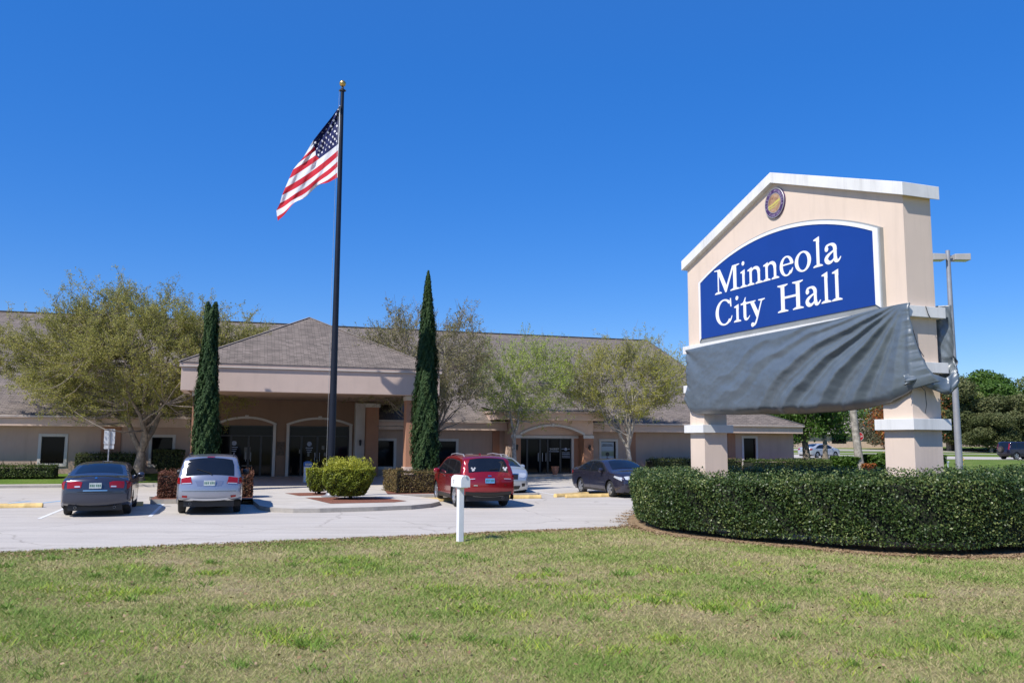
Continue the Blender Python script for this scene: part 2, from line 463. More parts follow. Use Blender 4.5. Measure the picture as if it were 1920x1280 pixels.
mb.face([(34.9, 9, -.3), (34.9, 37.5, 0), (34.9, 37.5, 3.3), (34.9, 9, 3.3)])
mb.face([(-40, 39.5, -.3), (34.9, 39.5, -.3), (34.9, 39.5, 3.3), (-40, 39.5, 3.3)])
mb.face([(0, 9, 3.1), (0, 10.4, 3.1), (0, 10.4, 4.1), (0, 9, 4.1)]); mb.face([(9.15, 9, 3.1), (9.15, 10.4, 3.1), (9.15, 10.4, 4.1), (9.15, 9, 4.1)])
# gable wall
mb.face([(32.45, 10.9, 4.1), (32.45, 24.3, 10.0), (32.45, 37.7, 4.1)])
mb.build('wall', m_wall, hall, fix=False)
# orange accent strips
for t0, t1, z1 in ((-4.05, -3.18, 2.66), (23.70, 24.18, 2.66), (30.26, 30.77, 2.66), (15.55, 15.95, 2.66)):
    MB().box(t0, t1, 8.94, 8.997, -.1, z1).build('pilaster', m_orange, hall)

def window(t0, t1, z0, z1, d=9.0, fw=.12, pm=None, mull=False):
    f = MB()
    f.box(t0-fw, t0+.01, d-.045, d+.02, z0-fw, z1+fw); f.box(t1-.01, t1+fw, d-.045, d+.02, z0-fw, z1+fw)
    f.box(t0+.01, t1-.01, d-.045, d+.02, z1-.01, z1+fw); f.box(t0+.01, t1-.01, d-.045, d+.02, z0-fw, z0+.01)
    fr = f.build('window', m_trim, hall, bevel=.006)
    i = MB(); b = .045
    for q in ((t0, t0+b, z0, z1), (t1-b, t1, z0, z1), (t0+b, t1-b, z1-b, z1), (t0+b, t1-b, z0, z0+b)): i.box(q[0], q[1], d+.06, d+.12, q[2], q[3])
    i.build('inner_frame', m_bronze, fr)
    p = MB(); p.face([(t0, d+.1, z0), (t1, d+.1, z0), (t1, d+.1, z1), (t0, d+.1, z1)])
    p.build('pane', pm or m_glass, fr, fix=False)
    return fr
for i, w_ in enumerate(wins):
    fr = window(*w_)
    if i == 4:
        # notice covering the window
        mt, t, p = newmat('window_notice'); co = coords(t)
        sx = N(t, 'ShaderNodeSeparateXYZ'); t.links.new(co, sx.inputs[0])
        c = ramp(t, sx.outputs['Z'], [(.55/3, (.30, .36, .42)), (1.2/3, (.36, .42, .48)), (1.32/3, (.18, .22, .14)), (1.5/3, (.22, .25, .16)), (1.62/3, (.34, .40, .46)), (2.1/3, (.36, .42, .48))])
        mp = N(t, 'ShaderNodeMath', operation='DIVIDE'); mp.inputs[1].default_value = 3; t.links.new(sx.outputs['Z'], mp.inputs[0])
        t.links.new(mp.outputs[0], c.node.inputs['Fac']); t.links.new(c, p.inputs['Base Color']); p.inputs['Roughness'].default_value = .35
        q = MB(); q.face([(22.07, 9.085, .62), (22.86, 9.085, .62), (22.86, 9.085, 2.07), (22.07, 9.085, 2.07)]); q.build('notice', mt, fr, fix=False)
        for k, (a, z) in enumerate(((.30, 1.93), (.34, 1.86), (.32, .84), (.28, .75))): MB().box(22.46 - a, 22.46 + a, 9.07, 9.08, z - .018, z + .018).build('notice_line', m_bronze, fr)
        MB().lathe([(.001, 0), (.12, 0), (.12, .012)], (22.46, 9.068, 1.38), 'y', 20).build('notice_emblem', m_bronze, fr)

# arched double doors under the canopy
m_sticker = M('door_sticker', (.30, .33, .40), .5, var=.3, scale=20)
def text_mesh(s, size, mat, parent, loc, rot=(PI/2, 0, 0), name='lettering', ext=.002, align='CENTER'):
    cu = bpy.data.curves.new(name, 'FONT'); cu.body = s; cu.size = size; cu.extrude = ext; cu.align_x = align; cu.align_y = 'CENTER'
    tmp = bpy.data.objects.new('tmp_text', cu); COL.objects.link(tmp)
    bpy.context.view_layer.update()
    me = bpy.data.meshes.new_from_object(tmp.evaluated_get(bpy.context.evaluated_depsgraph_get()))
    bpy.data.objects.remove(tmp)
    me.materials.clear()
    o = mk(name, me, mat, parent); o.location = loc; o.rotation_euler = rot
    return o
def storefront(t0, t1, z0, z1, d, leafs, seals=()):
    f = MB(); b = .06
    f.box(t0, t0+b, d-.03, d+.05, z0, z1); f.box(t1-b, t1, d-.03, d+.05, z0, z1); f.box(t0+b, t1-b, d-.03, d+.05, z1-b, z1)
    f.box(t0+b, t1-b, d-.03, d+.05, 2.25, 2.25+b); f.box(t0+b, t1-b, d-.03, d+.05, z0, z0+.12)
    for l in leafs: f.box(l-.05, l+.05, d-.031, d+.051, z0+.12, 2.25)
    fr = f.build('door', m_bronze, hall)
    p = MB(); p.face([(t0, d+.02, z0), (t1, d+.02, z0), (t1, d+.02, z1), (t0, d+.02, z1)]); p.build('pane', m_glass, fr, fix=False)
    h = MB()
    for l in leafs[1:-1]:
        for s in (-1, 1): h.bar((l + s*.12, d-.07, 1.0), (l + s*.12, d-.07, 1.45), .025)
    if h.v: h.build('handle', m_metal, fr)
    for sx, sz, sr in seals:
        q = MB(); q.lathe([(.001, 0), (sr, 0)], (sx, d+.012, sz), 'y', 20)
        for k in range(3): q.box(sx-sr*(1.5-.3*k), sx+sr*(1.5-.3*k), d+.008, d+.012, sz-sr-.1-.1*k, sz-sr-.06-.1*k)
        q.build('door_emblem', m_sticker, fr)
    return fr
d1 = storefront(1.30, 3.92, .17, 2.80, 9.1, [1.9, 2.75, 3.35], [(2.05, 1.90, .12)])
d2 = storefront(4.72, 7.76, .17, 2.80, 9.1, [5.35, 6.15, 6.95], [(5.75, 1.88, .12)])
m_pb = M('paper', (.16, .15, .13), .8); MB().box(2.55, 2.85, 9.1, 9.11, 1.1, 1.7).build('posted_notice', m_pb, d1); MB().box(2.45, 2.95, 9.1, 9.11, .75, .80).build('posted_notice', m_pb, d1)
q = MB()
m_pp = M('paper_pale', (.22, .21, .19), .8)
for a, z, c_ in ((5.72, 1.35, .1), (6.1, 1.3, .12), (6.55, 1.35, .1), (5.3, 1.5, .12), (6.45, 1.7, .14)): MB().box(a-c_/2, a+c_/2, 9.1, 9.11, z-.1, z+.1).build('posted_notice', m_pp, d2)

def arch_ring(mb, t0, t1, zs, zp, w_, d0, d1_, n=20, legs=None):
    """segmental arch moulding between t0,t1 springing at zs with crown zp"""
    c = (t1 - t0) / 2; h = zp - zs; r = (c*c + h*h) / (2*h); cx = (t0+t1)/2; cz = zp - r; a = math.asin(min(1, c/r))
    P = []
    for i in range(n+1):
        an = -a + 2*a*i/n; P.append((math.sin(an), math.cos(an)))
    for i in range(n):
        o = [(cx + s*r, cz + k*r) for s, k in (P[i], P[i+1])]; q = [(cx + s*(r+w_), cz + k*(r+w_)) for s, k in (P[i], P[i+1])]
        mb.prism([o[0], o[1], q[1], q[0]], d0, d1_)
for t0, t1 in ((1.30, 3.92), (4.72, 7.76)):
    mb = MB(); arch_ring(mb, t0-.12, t1+.12, 2.80, 3.14, .11, 8.93, 9.0)
    mb.box(t0-.14, t0, 8.93, 8.998, .14, 2.84); mb.box(t1, t1+.14, 8.93, 8.998, .14, 2.84)
    mb.box((t0+t1)/2-.09, (t0+t1)/2+.09, 8.915, 8.929, 3.13, 3.31)
    mb.build('arch_trim', m_trim, hall)
pl = MB().box(4.13, 4.50, 8.95, 8.998, 1.30, 1.98).build('wall_plaque', M('bronze_plaque', (.07, .045, .03), .4, metal=.6, var=.4, scale=12), hall)
# back pilaster, columns, canopy
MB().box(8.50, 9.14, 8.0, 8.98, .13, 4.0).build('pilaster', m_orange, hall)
MB().box(8.0, 8.48, 8.35, 8.98, .13, 4.0).build('pilaster', m_trim, hall)
MB().box(8.44, 9.2, 7.94, 8.99, 3.78, 3.98).build('pilaster_cap', m_trim, hall)
def lantern(t, d, z):
    b = MB(); b.box(t-.03, t+.03, d-.04, d, z-.06, z+.06); b.bar((t, d-.04, z), (t, d-.14, z+.05), .02); b.lathe([(.02, .17), (.085, .12), (.07, .10), (.05, -.10), (.02, -.15)], (t, d-.14, z), 'z', 8)
    return b.build('wall_lantern', m_black, hall)
lantern(8.24, 8.35, 1.95)
for t0 in (.45, 9.2):
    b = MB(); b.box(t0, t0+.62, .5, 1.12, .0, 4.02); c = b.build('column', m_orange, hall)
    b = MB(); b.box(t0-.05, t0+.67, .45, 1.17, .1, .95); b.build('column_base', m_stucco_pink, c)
    b = MB()
    for x in (t0+.5,): b.box(x, x+.14, .48, .497, .96, 3.8)
    b.box(t0-.03, t0+.65, .46, 1.15, 3.82, 4.01)
    b.build('column_trim', m_trim, c)

FZ0, FZ1 = 4.02, 5.12
cn = MB(); T1, D1 = 10.54, 10.4
for q in (((0, T1), (0, .25)), ((0, T1), (D1-.25, D1)), ((0, .25), (.25, D1-.25)), ((T1-.25, T1), (.25, D1-.25))):
    cn.box(q[0][0], q[0][1], q[1][0], q[1][1], FZ0, FZ1-.15)
cn.build('canopy_fascia', m_stucco_pink, hall, bevel=.01)
g = MB(); e = .07
for q in (((-e, T1+e), (-e, .2)), ((-e, .2), (.2, D1)), ((T1-.2, T1+e), (.2, D1))): g.box(q[0][0], q[0][1], q[1][0], q[1][1], FZ1-.149, FZ1+.02)
go = g.build('canopy_gutter', m_gutter, hall, bevel=.01)
g = MB(); g.box(-e-.012, T1+e+.012, -e-.012, -e, FZ1-.149, FZ1-.11); g.build('gutter_lip', m_trim, go)
MB().box(.25, T1-.25, .25, D1-.25, FZ0+.06, FZ0+.1).build('canopy_soffit', M('soffit_brown_shade', (.33, .21, .14), .9, var=.05, scale=1), hall)  # soffit colour darkened so the canopy underside reads as deep shade

def roof(name, faces, th=.05, parent=hall, mat=None):
    me = bpy.data.meshes.new(name); V = []; F = []; UV = []
    for pts in faces:
        P = [Vector(p) for p in pts]; n = (P[1]-P[0]).cross(P[2]-P[0]).normalized()
        if n.z < 0: n = -n
        u = Vector((0, 0, 1)).cross(n)
        u = u.normalized() if u.length > 1e-4 else Vector((1, 0, 0)); v = n.cross(u)
        b = len(V); V += [tuple(p) for p in P]; F.append(tuple(range(b, b+len(P)))); UV += [(p.dot(u), p.dot(v)) for p in P]
    me.from_pydata(V, [], F); l = me.uv_layers.new(name='UVMap')
    for i, uv in enumerate(UV): l.data[i].uv = uv
    return mk(name, me, mat or m_shingle, parent)
# canopy hip roof with slight kick at the eave
za = FZ1 + .025; o_ = .1; ax, ay, az_ = T1/2, 5.2, 7.9
c1 = [(-o_, -o_, za), (T1+o_, -o_, za), (T1+o_, D1+3.2, za), (-o_, D1+3.2, za)]
ap = (ax, ay, az_)
rp = (ax, 19.5, az_)
roof('canopy_roof', [[c1[0], c1[1], ap], [c1[1], (T1+o_, 19.5, za), rp, ap], [(-o_, 19.5, za), c1[0], ap, rp]])
b = MB()
for a, c in ((c1[0], ap), (c1[1], ap)): b.bar(Vector(a)+Vector((0,0,.02)), Vector(c)+Vector((0,0,.02)), .12, .02)
b.build('ridge_cap', M('ridge_shingle', (.26, .22, .19), .95, var=.2, scale=8), hall)
# main roof
EZ = 3.17; SL = (10.05 - EZ) / 16.1
def rz(d): return EZ + SL * (d - 8.2)
RL, RR = -40, 32.6
ER = 35.1
def P(t, d, z=None): return (t, d, rz(d) if z is None else z)
fr_faces = [[P(RL, 8.2), P(-.02, 8.2), P(-.02, 10.4), P(RL, 10.4)],
            [P(9.16, 8.2), P(ER, 8.2), P(RR, 10.7), P(9.16, 10.7)],
            [P(RL, 10.4), P(9.16, 10.4), P(9.16, 10.7), P(RL, 10.7)],
            [P(RL, 10.7), P(RR, 10.7), P(RR, 24.3), P(RL, 24.3)],
            [(ER, 8.2, EZ), (ER, 40.4, EZ), (RR, 37.9, rz(10.7)), (RR, 10.7, rz(10.7))],
            [(ER, 40.4, EZ), (RL, 40.4, EZ), (RL, 37.9, rz(10.7)), (RR, 37.9, rz(10.7))],
            [(RR, 37.9, rz(10.7)), (RL, 37.9, rz(10.7)), (RL, 24.3, 10.05), (RR, 24.3, 10.05)]]
mr = roof('main_roof', fr_faces)
b = MB(); b.bar((RL, 24.3, 10.07), (RR+.05, 24.3, 10.07), .3, .05); b.bar((RR, 24.3, 10.07), (RR, 10.7, rz(10.7)+.03), .12, .04); b.bar((ER, 8.2, EZ+.02), (RR, 10.7, rz(10.7)+.02), .2, .03)
b.build('ridge_cap', M('ridge_dark', (.10, .10, .11), .9), mr)
# eaves
def eave(t0, t1, d=8.3, z0=2.65, z1=3.15, endcap=True):
    f = MB(); f.box(t0, t1, d, d+.12, z0, z1-.12); fo = f.build('fascia', m_stucco, hall, bevel=.008)
    g = MB(); g.box(t0-.02, t1+.04, d-.13, d+.1, z1-.118, z1); g.build('gutter', m_gutter, fo, bevel=.01)
    g = MB(); g.box(t0-.02, t1+.04, d-.14, d-.131, z1-.05, z1-.02); g.build('gutter_lip', m_trim, fo)
    g = MB(); g.box(t0, t1, d+.12, 9.0, z0+.03, z0+.06); g.build('soffit', m_soffit, fo)
eave(-40, -.02); eave(9.15, 16.2); eave(20.96, 35.1)
b = MB(); b.box(34.98, 35.1, 8.42, 40.3, 2.65, 3.03); b.box(34.9, 34.98, 8.42, 40.3, 2.68, 2.72); b.box(35.1, 35.2, 8.3, 40.3, 3.032, 3.15)
b.build('fascia', m_stucco, hall)
# second entrance with flat parapet roof
b = MB(); b.box(15.17, 21.34, 7.0, 7.14, 3.22, 3.58); b.box(15.17, 15.31, 7.14, 9.5, 3.22, 3.58); b.box(21.2, 21.34, 7.14, 9.5, 3.22, 3.58)
ef = b.build('entrance_fascia', m_stucco, hall, bevel=.008)
b = MB(); b.box(15.1, 21.41, 6.88, 7.1, 3.582, 3.70); b.box(15.1, 15.25, 7.1, 9.6, 3.582, 3.70); b.box(21.26, 21.41, 7.1, 9.6, 3.582, 3.70); b.build('gutter', m_gutter, ef, bevel=.01)
roof('entrance_roof', [[(15.15, 7.0, 3.69), (21.36, 7.0, 3.69), (21.36, 10.1, 4.02), (15.15, 10.1, 4.02)]])
MB().box(15.31, 21.2, 7.14, 9.0, 3.24, 3.28).build('soffit', m_soffit, hall)
# arched wall
def entrance_wall():
    t0, t1, z1 = 16.24, 20.95, 3.24; a0, a1, zs, zp = 16.73, 20.41, 2.42, 2.90
    c = (a1-a0)/2; h = zp-zs; r = (c*c+h*h)/(2*h); cx = (a0+a1)/2; cz = zp-r; al = math.asin(c/r)
    A = [(cx + r*math.sin(-al+2*al*i/16), cz + r*math.cos(-al+2*al*i/16)) for i in range(17)]
    mb = MB(); d = 7.6
    mb.face([(t0, d, -.1), (a0, d, -.1), (a0, d, zs), (t0, d, zs)]); mb.face([(a1, d, -.1), (t1, d, -.1), (t1, d, zs), (a1, d, zs)])
    mb.face([(t0, d, zs), (a0, d, zs), (a0, d, z1), (t0, d, z1)]); mb.face([(a1, d, zs), (t1, d, zs), (t1, d, z1), (a1, d, z1)])
    for p, q_ in zip(A, A[1:]):
        mb.face([(p[0], d, p[1]), (q_[0], d, q_[1]), (q_[0], d, z1), (p[0], d, z1)])
        mb.face([(p[0], d, p[1]), (q_[0], d, q_[1]), (q_[0], d+.9, q_[1]), (p[0], d+.9, p[1])])
    mb.face([(t0, d, -.1), (t0, 9, -.1), (t0, 9, z1), (t0, d, z1)]); mb.face([(t1, d, -.1), (t1, 9, -.1), (t1, 9, z1), (t1, d, z1)])
    mb.face([(a0, 8.5, 2.3), (a1, 8.5, 2.3), (a1, 8.5, 3.0), (a0, 8.5, 3.0)])
    mb.build('entrance_wall', m_stucco, hall, fix=False)
    s = MB()
    for aa in (a0, a1):
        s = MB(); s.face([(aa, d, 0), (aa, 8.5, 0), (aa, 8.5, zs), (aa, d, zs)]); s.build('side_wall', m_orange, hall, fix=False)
    for x0, x1 in ((t0, a0), (a1, t1)):
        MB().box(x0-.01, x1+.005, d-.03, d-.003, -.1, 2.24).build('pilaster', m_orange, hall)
        MB().box(x0-.06, x1+.02, d-.09, d-.003, 2.26, 2.42).build('pilaster_cap', m_trim, hall)
    tr = MB(); arch_ring(tr, a0, a1, zs, zp, .12, d-.07, d-.004)
    tr.box(cx-.08, cx+.08, d-.09, d-.071, zp-.02, zp+.17); tr.build('arch_trim', m_trim, hall)
    tr = MB(); tr.box(a0, a1, 8.40, 8.49, 2.26, 2.40); tr.box(a1-.42, a1-.28, 8.4, 8.49, .1, 2.26); tr.build('door_trim', m_trim, hall)
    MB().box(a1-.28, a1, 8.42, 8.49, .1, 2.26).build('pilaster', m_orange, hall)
    dd = storefront(a0, a1-.42, .28, 2.26, 8.5, [17.4, 18.15, 18.6, 19.35])
    text_mesh('SHERIFF', .16, M('vinyl_white', (.5, .5, .5), .6), dd, (18.98, 8.455, 1.66))
    q_ = MB(); q_.lathe([(.001, 0), (.09, 0)], (19.68, 8.50, 1.66), 'y', 10)
    for k in range(4): q_.box(19.45, 19.92, 8.49, 8.50, 1.46-.09*k, 1.49-.09*k)
    q_.box(19.42, 19.57, 8.49, 8.50, 1.66, 1.69); q_.box(19.79, 19.94, 8.49, 8.50, 1.66, 1.69); q_.box(18.68, 19.28, 8.49, 8.5, 1.52, 1.55)
    q_.build('door_emblem', m_sticker, dd)
    lantern((t0+a0)/2, d-.03, 1.75); lantern((a1+t1)/2, d-.03, 1.75)
entrance_wall()

# ------------------------------------------------------------------ small things at the building
def pot(t, d, s, label):
    p = Wz(t, d, .13); e_ = empty('plant_pot', p); tag(e_, label, 'plant pot')
    b = MB(); b.lathe([(.02, 0), (.15*s, 0), (.13*s, .05*s), (.21*s, .28*s), (.2*s, .4*s), (.25*s, .46*s), (.25*s, .5*s), (.2*s, .5*s), (.18*s, .44*s), (.01, .44*s)], n=16)
    b.build('pot', M('terracotta', (.34, .15, .09), .8, var=.2, scale=6), e_, smooth=40)
    return e_
pot(18.6, 7.3, .9, 'terracotta urn standing in front of the arched glass entrance')
# drop box
e_ = empty('drop_box', Wz(5.35, 4.2, .13), BA); tag(e_, 'white payment drop box with blue hood outside the main doors', 'drop box')
b = MB(); b.box(-.17, .17, -.17, .17, 0, .72); b.build('cabinet', m_white, e_, bevel=.02)
b = MB(); b.prism([(-.19, .72), (.19, .72), (.19, .88), (.1, .95), (-.1, .95), (-.19, .88)], -.20, .17); b.build('hood', M('blue_enamel', (.03, .14, .42), .4), e_, bevel=.01)
b = MB(); b.box(-.13, .13, -.215, -.205, .75, .86); b.build('panel', m_lens, e_)
# parking sign seen from behind
e_ = empty('parking_sign', Wz(-3.12, 4.75, .12), BA); tag(e_, 'back of a parking sign on a thin metal post behind the blue sedan', 'sign')
b = MB(); b.bar((0, 0, -.1), (0, 0, 2.32), .05, .05); b.build('post', m_metal, e_)
b = MB(); b.prism([(-.2, 1.72), (.2, 1.72), (.22, 1.76), (.22, 2.34), (.2, 2.38), (-.2, 2.38), (-.22, 2.34), (-.22, 1.76)], .03, .036); b.build('sign_plate', M('sign_back', (.50, .52, .55), .5, var=.08), e_)
b = MB(); b.box(-.2, .2, .03, .036, 1.52, 1.69); b.build('sign_plate', M('sign_back_low', (.50, .52, .55), .5, var=.08), e_)

# wheel stops
def stop(t, d, length, rot, label):
    e_ = empty('wheel_stop', Wz(t, d, .004), BA + rot)
    tag(e_, label, 'wheel stop', 'yellow concrete wheel stops in the car park')
    b = MB(); h = length/2
    prof = [(-.09, 0), (.09, 0), (.085, .06), (.05, .13), (-.05, .13), (-.085, .06)]
    b.raw([(-h, y, z) for y, z in prof] + [(h, y, z) for y, z in prof], [tuple(range(6)), tuple(range(11, 5, -1))] + [(i, i+6, (i+1) % 6 + 6, (i+1) % 6) for i in range(6)])
    b.build('block', m_yellow, e_, bevel=.012)
    for x in (-h*.6, h*.6): MB().lathe([(.001, .134), (.025, .134), (.025, .125)], (x, 0, 0), 'z', 8).build('anchor_pin', m_metal, e_)
stop(-4.15, -7.15, 1.83, 0, 'yellow wheel stop at the left edge, left of the blue sedan')
stop(-1.35, -7.17, 1.83, 0, 'yellow wheel stop in front of the blue sedan')
stop(9.25, -7.17, 1.83, 0, 'yellow wheel stop at the front wheels of the red crossover')
stop(12.05, -6.45, 1.83, .03, 'yellow wheel stop just right of the red crossover')
stop(14.5, -5.6, 1.83, .45, 'rear one of two overlapping yellow wheel stops left of the dark sedan')
stop(15.0, -6.25, 2.1, .12, 'front one of two overlapping yellow wheel stops left of the dark sedan')
stop(17.5, -5.1, 1.83, .1, 'yellow wheel stop in front of the dark sedan beside the big hedge')
stripe('painted_kerb', (15.2, 6.19), (20.9, 6.19), .17, m_yellow, .138)

# ------------------------------------------------------------------ monument sign (local x to the right, y into the depth)
SA = R(-69.3)
sign = empty('monument_sign', (8.695, 18.532, 0), SA)
tag(sign, 'tall stucco city hall sign on two pillars with a blue name panel', 'sign')
XL, XR, DP, OV = -8.80, 0.0, .80, .14
CX = (XL + XR) / 2
b = MB()
b.prism([(XL, 3.6), (XR, 3.6), (XR, 7.66), (CX, 9.26), (XL, 7.66)], 0, DP)
b.build('wall', m_sign, sign)
for x0, x1 in ((XL, -8.02), (-.84, XR)):
    pl = MB().box(x0, x1, 0, DP, -.1, 3.599).build('pillar', m_sign, sign)
    MB().box(x0-OV, x1+OV, -OV, DP+OV, 2.36, 2.60).build('band', m_band, pl, bevel=.006)
    MB().box(x0-.06, x1+.06, -.06, DP+.06, -.1, .3).build('plinth', m_sign, pl)
for z0, z1 in ((3.60, 3.83), (4.82, 5.06)):
    MB().box(XL-OV, XR+OV, -OV, DP+OV, z0, z1).build('band', m_band, sign, bevel=.006)
zb, zt_, ab, at_ = 7.52, 7.82, 9.10, 9.39
cap_pts = [(XL-OV, zb), (CX, ab), (XR+OV, zb), (XR+OV, zt_), (CX, at_), (XL-OV, zt_)]
b = MB(); b.prism([cap_pts[0], cap_pts[1], cap_pts[4], cap_pts[5]], -OV, DP+OV); b.prism([cap_pts[1], cap_pts[2], cap_pts[3], cap_pts[4]], -OV, DP+OV)
b.build('gable_cap', m_band, sign, bevel=.008)

# name panel: cabinet, white rim, blue face
m_blue = M('panel_blue', (.010, .045, .25), .25, var=.06, scale=.5, spec=.5)
m_cab = M('cabinet_grey', (.30, .31, .30), .5, metal=.2, var=.1, scale=2)
def arched(x0, x1, z0, zs, rise, n=28):
    c = (x1-x0)/2; r = (c*c+rise*rise)/(2*rise); cx = (x0+x1)/2; cz = zs+rise-r; a = math.asin(c/r)
    return [(x0, z0), (x1, z0)] + [(cx + r*math.sin(a-2*a*i/n), cz + r*math.cos(a-2*a*i/n)) for i in range(n+1)]
cab_o = arched(-8.02, -.60, 5.07, 6.97, .84)
pan = MB().prism(cab_o, -.105, .0).build('name_panel', m_cab, sign)
rim_i = arched(-7.90, -.79, 5.21, 6.92, .77)
b = MB(); n = len(cab_o)
rim_o = arched(-7.98, -.65, 5.12, 6.95, .82)
for i in range(n):
    j = (i+1) % n
    if i == 0: continue
    b.raw([(rim_o[i][0], -.14, rim_o[i][1]), (rim_o[j][0], -.14, rim_o[j][1]), (rim_i[j][0], -.14, rim_i[j][1]), (rim_i[i][0], -.14, rim_i[i][1]),
           (rim_o[i][0], -.104, rim_o[i][1]), (rim_o[j][0], -.104, rim_o[j][1]), (rim_i[j][0], -.104, rim_i[j][1]), (rim_i[i][0], -.104, rim_i[i][1])],
          [(0,1,2,3), (0,1,5,4), (2,3,7,6)])
b.build('panel_rim', M('rim_white', (.82, .83, .84), .4, var=.03), pan, fix=False)
MB().prism(arched(-7.905, -.785, 5.20, 6.925, .77), -.125, -.106).build('blue_face', m_blue, pan)

# --- lettering drawn from strokes
class Glyphs:
    def __init__(s): s.mb = MB(); s.k = 0; s.ox = 0; s.oz = 0; s.sx = 1; s.sz = 1
    def poly(s, pts):
        d = .0005 * (s.k % 9); s.k += 1
        s.mb.prism([(s.ox + x*s.sx, s.oz + z*s.sz) for x, z in pts], -.133 - d, -.1262)
    def quadstrip(s, A, B):
        d = .0005 * (s.k % 9); s.k += 1
        f = lambda p, y: (s.ox + p[0]*s.sx, y, s.oz + p[1]*s.sz)
        n = len(A); vs_ = []
        for y in (-.133 - d, -.1262): vs_ += [f(p, y) for p in A] + [f(p, y) for p in B]
        fs = []
        for i in range(n-1):
            fs += [(i, i+1, n+i+1, n+i), (i, i+1, 2*n+i+1, 2*n+i), (n+i, n+i+1, 3*n+i+1, 3*n+i)]
        fs += [(0, n, 3*n, 2*n), (n-1, 2*n-1, 4*n-1, 3*n-1)]
        s.mb.raw(vs_, fs)
    def stroke(s, pts, n=8):
        P = []
        q = [pts[0]] + list(pts) + [pts[-1]]
        for i in range(1, len(q)-2):
            for k in range(n):
                t = k/n; P.append([.5*((2*q[i][c]) + (q[i+1][c]-q[i-1][c])*t + (2*q[i-1][c]-5*q[i][c]+4*q[i+1][c]-q[i+2][c])*t*t + (3*q[i][c]-q[i-1][c]-3*q[i+1][c]+q[i+2][c])*t**3) for c in range(3)])
        P.append(list(pts[-1]))
        A = []; B = []
        for i, p in enumerate(P):
            a = P[max(i-1, 0)]; c = P[min(i+1, len(P)-1)]; dx, dz = c[0]-a[0], c[1]-a[1]; l = math.hypot(dx, dz) or 1
            nx, nz = -dz/l, dx/l; w_ = p[2]/2
            A.append((p[0]+nx*w_, p[1]+nz*w_)); B.append((p[0]-nx*w_, p[1]-nz*w_))
        s.quadstrip(A, B)
    def ring(s, cx, cz, rx, rz_, wx, wz, a0=0, a1=360, n=36):
        A = []; B = []
        for i in range(n+1):
            a = R(a0 + (a1-a0)*i/n); A.append((cx+rx*math.cos(a), cz+rz_*math.sin(a))); B.append((cx+(rx-wx)*math.cos(a), cz+(rz_-wz)*math.sin(a)))
        s.quadstrip(A, B)
    def dot(s, cx, cz, r): s.poly([(cx+r*math.cos(2*PI*i/20), cz+r*math.sin(2*PI*i/20)) for i in range(20)])
    def foot(s, x, wd, z=0, up=1):
        s.poly([(x-wd/2, z), (x+wd/2, z), (x+wd/2, z+.028*up), (x+.085, z+.06*up), (x-.085, z+.06*up), (x-wd/2, z+.028*up)])
    def stem(s, x, z0, z1, w_=.10): s.poly([(x-w_/2, z0), (x+w_/2, z0), (x+w_/2, z1), (x-w_/2, z1)])
    def flag(s, x, zt, w_=.115): s.poly([(x-w_/2-.085, zt-.085), (x-w_/2-.08, zt-.055), (x+w_/2, zt), (x+w_/2, zt-.16), (x-w_/2, zt-.10)])
    def at(s, x0, x1, wd, zb_): s.ox = x0; s.sx = (x1-x0)/wd; s.oz = zb_; s.sz = 1
gl = Glyphs(); XH = .50; CH = .73; AH = .77
def g_i(x0, x1, z):
    gl.at(x0, x1, .33, z); gl.stem(.175, 0, XH-.08); gl.flag(.175, XH+.01); gl.foot(.17, .32); gl.dot(.165, .69, .062)
def g_l(x0, x1, z):
    gl.at(x0, x1, .34, z); gl.stem(.18, 0, AH-.1); gl.flag(.18, AH); gl.foot(.175, .33)
def g_n(x0, x1, z):
    gl.at(x0, x1, .70, z); gl.stem(.165, 0, XH-.08); gl.flag(.165, XH+.01); gl.foot(.165, .32); gl.stem(.53, 0, XH-.17); gl.foot(.54, .32)
    gl.stroke([(.20, XH-.12, .04), (.27, XH-.055, .055), (.37, XH-.035, .075), (.46, XH-.06, .10), (.515, XH-.12, .115), (.53, XH-.2, .115)])
def g_o(x0, x1, z):
    gl.at(x0, x1, .62, z); gl.ring(.31, XH/2+.003, .30, XH/2+.02, .125, .045)
def g_e(x0, x1, z):
    gl.at(x0, x1, .56, z); gl.ring(.285, XH/2+.003, .275, XH/2+.02, .12, .042, 8, 325); gl.poly([(.13, .275), (.545, .275), (.55, .315), (.13, .315)])
    gl.stroke([(.43, .055, .085), (.49, .10, .06), (.53, .17, .03)])
def g_a(x0, x1, z):
    gl.at(x0, x1, .60, z); gl.stem(.40, .08, XH-.12); gl.dot(.115, .375, .06)
    gl.stroke([(.10, .38, .10), (.13, .45, .07), (.23, XH-.022, .05), (.33, XH-.045, .085), (.39, XH-.11, .11), (.40, XH-.2, .115)])
    gl.stroke([(.39, .31, .045), (.27, .265, .055), (.15, .20, .09), (.095, .125, .115), (.14, .055, .11), (.23, .03, .075), (.32, .065, .05), (.38, .12, .04)])
    gl.stroke([(.40, .12, .115), (.42, .05, .11), (.48, .025, .07), (.54, .055, .045), (.585, .11, .03)])
def g_M(x0, x1, z):
    gl.at(x0, x1, 1.12, z)
    gl.stem(.17, 0, CH, .05); gl.foot(.165, .30); gl.stem(.90, 0, CH, .135); gl.foot(.90, .40)
    gl.poly([(.09, CH), (.25, CH), (.57, .13), (.52, 0), (.48, 0), (.13, CH-.04)]); gl.poly([(.49, 0), (.53, 0), (.88, CH), (.80, CH), (.50, .12)])
    gl.poly([(.0, CH), (.24, CH), (.20, CH-.05), (.0, CH-.028)]); gl.poly([(.82, CH), (1.10, CH), (1.10, CH-.028), (.95, CH-.055), (.83, CH-.06)])
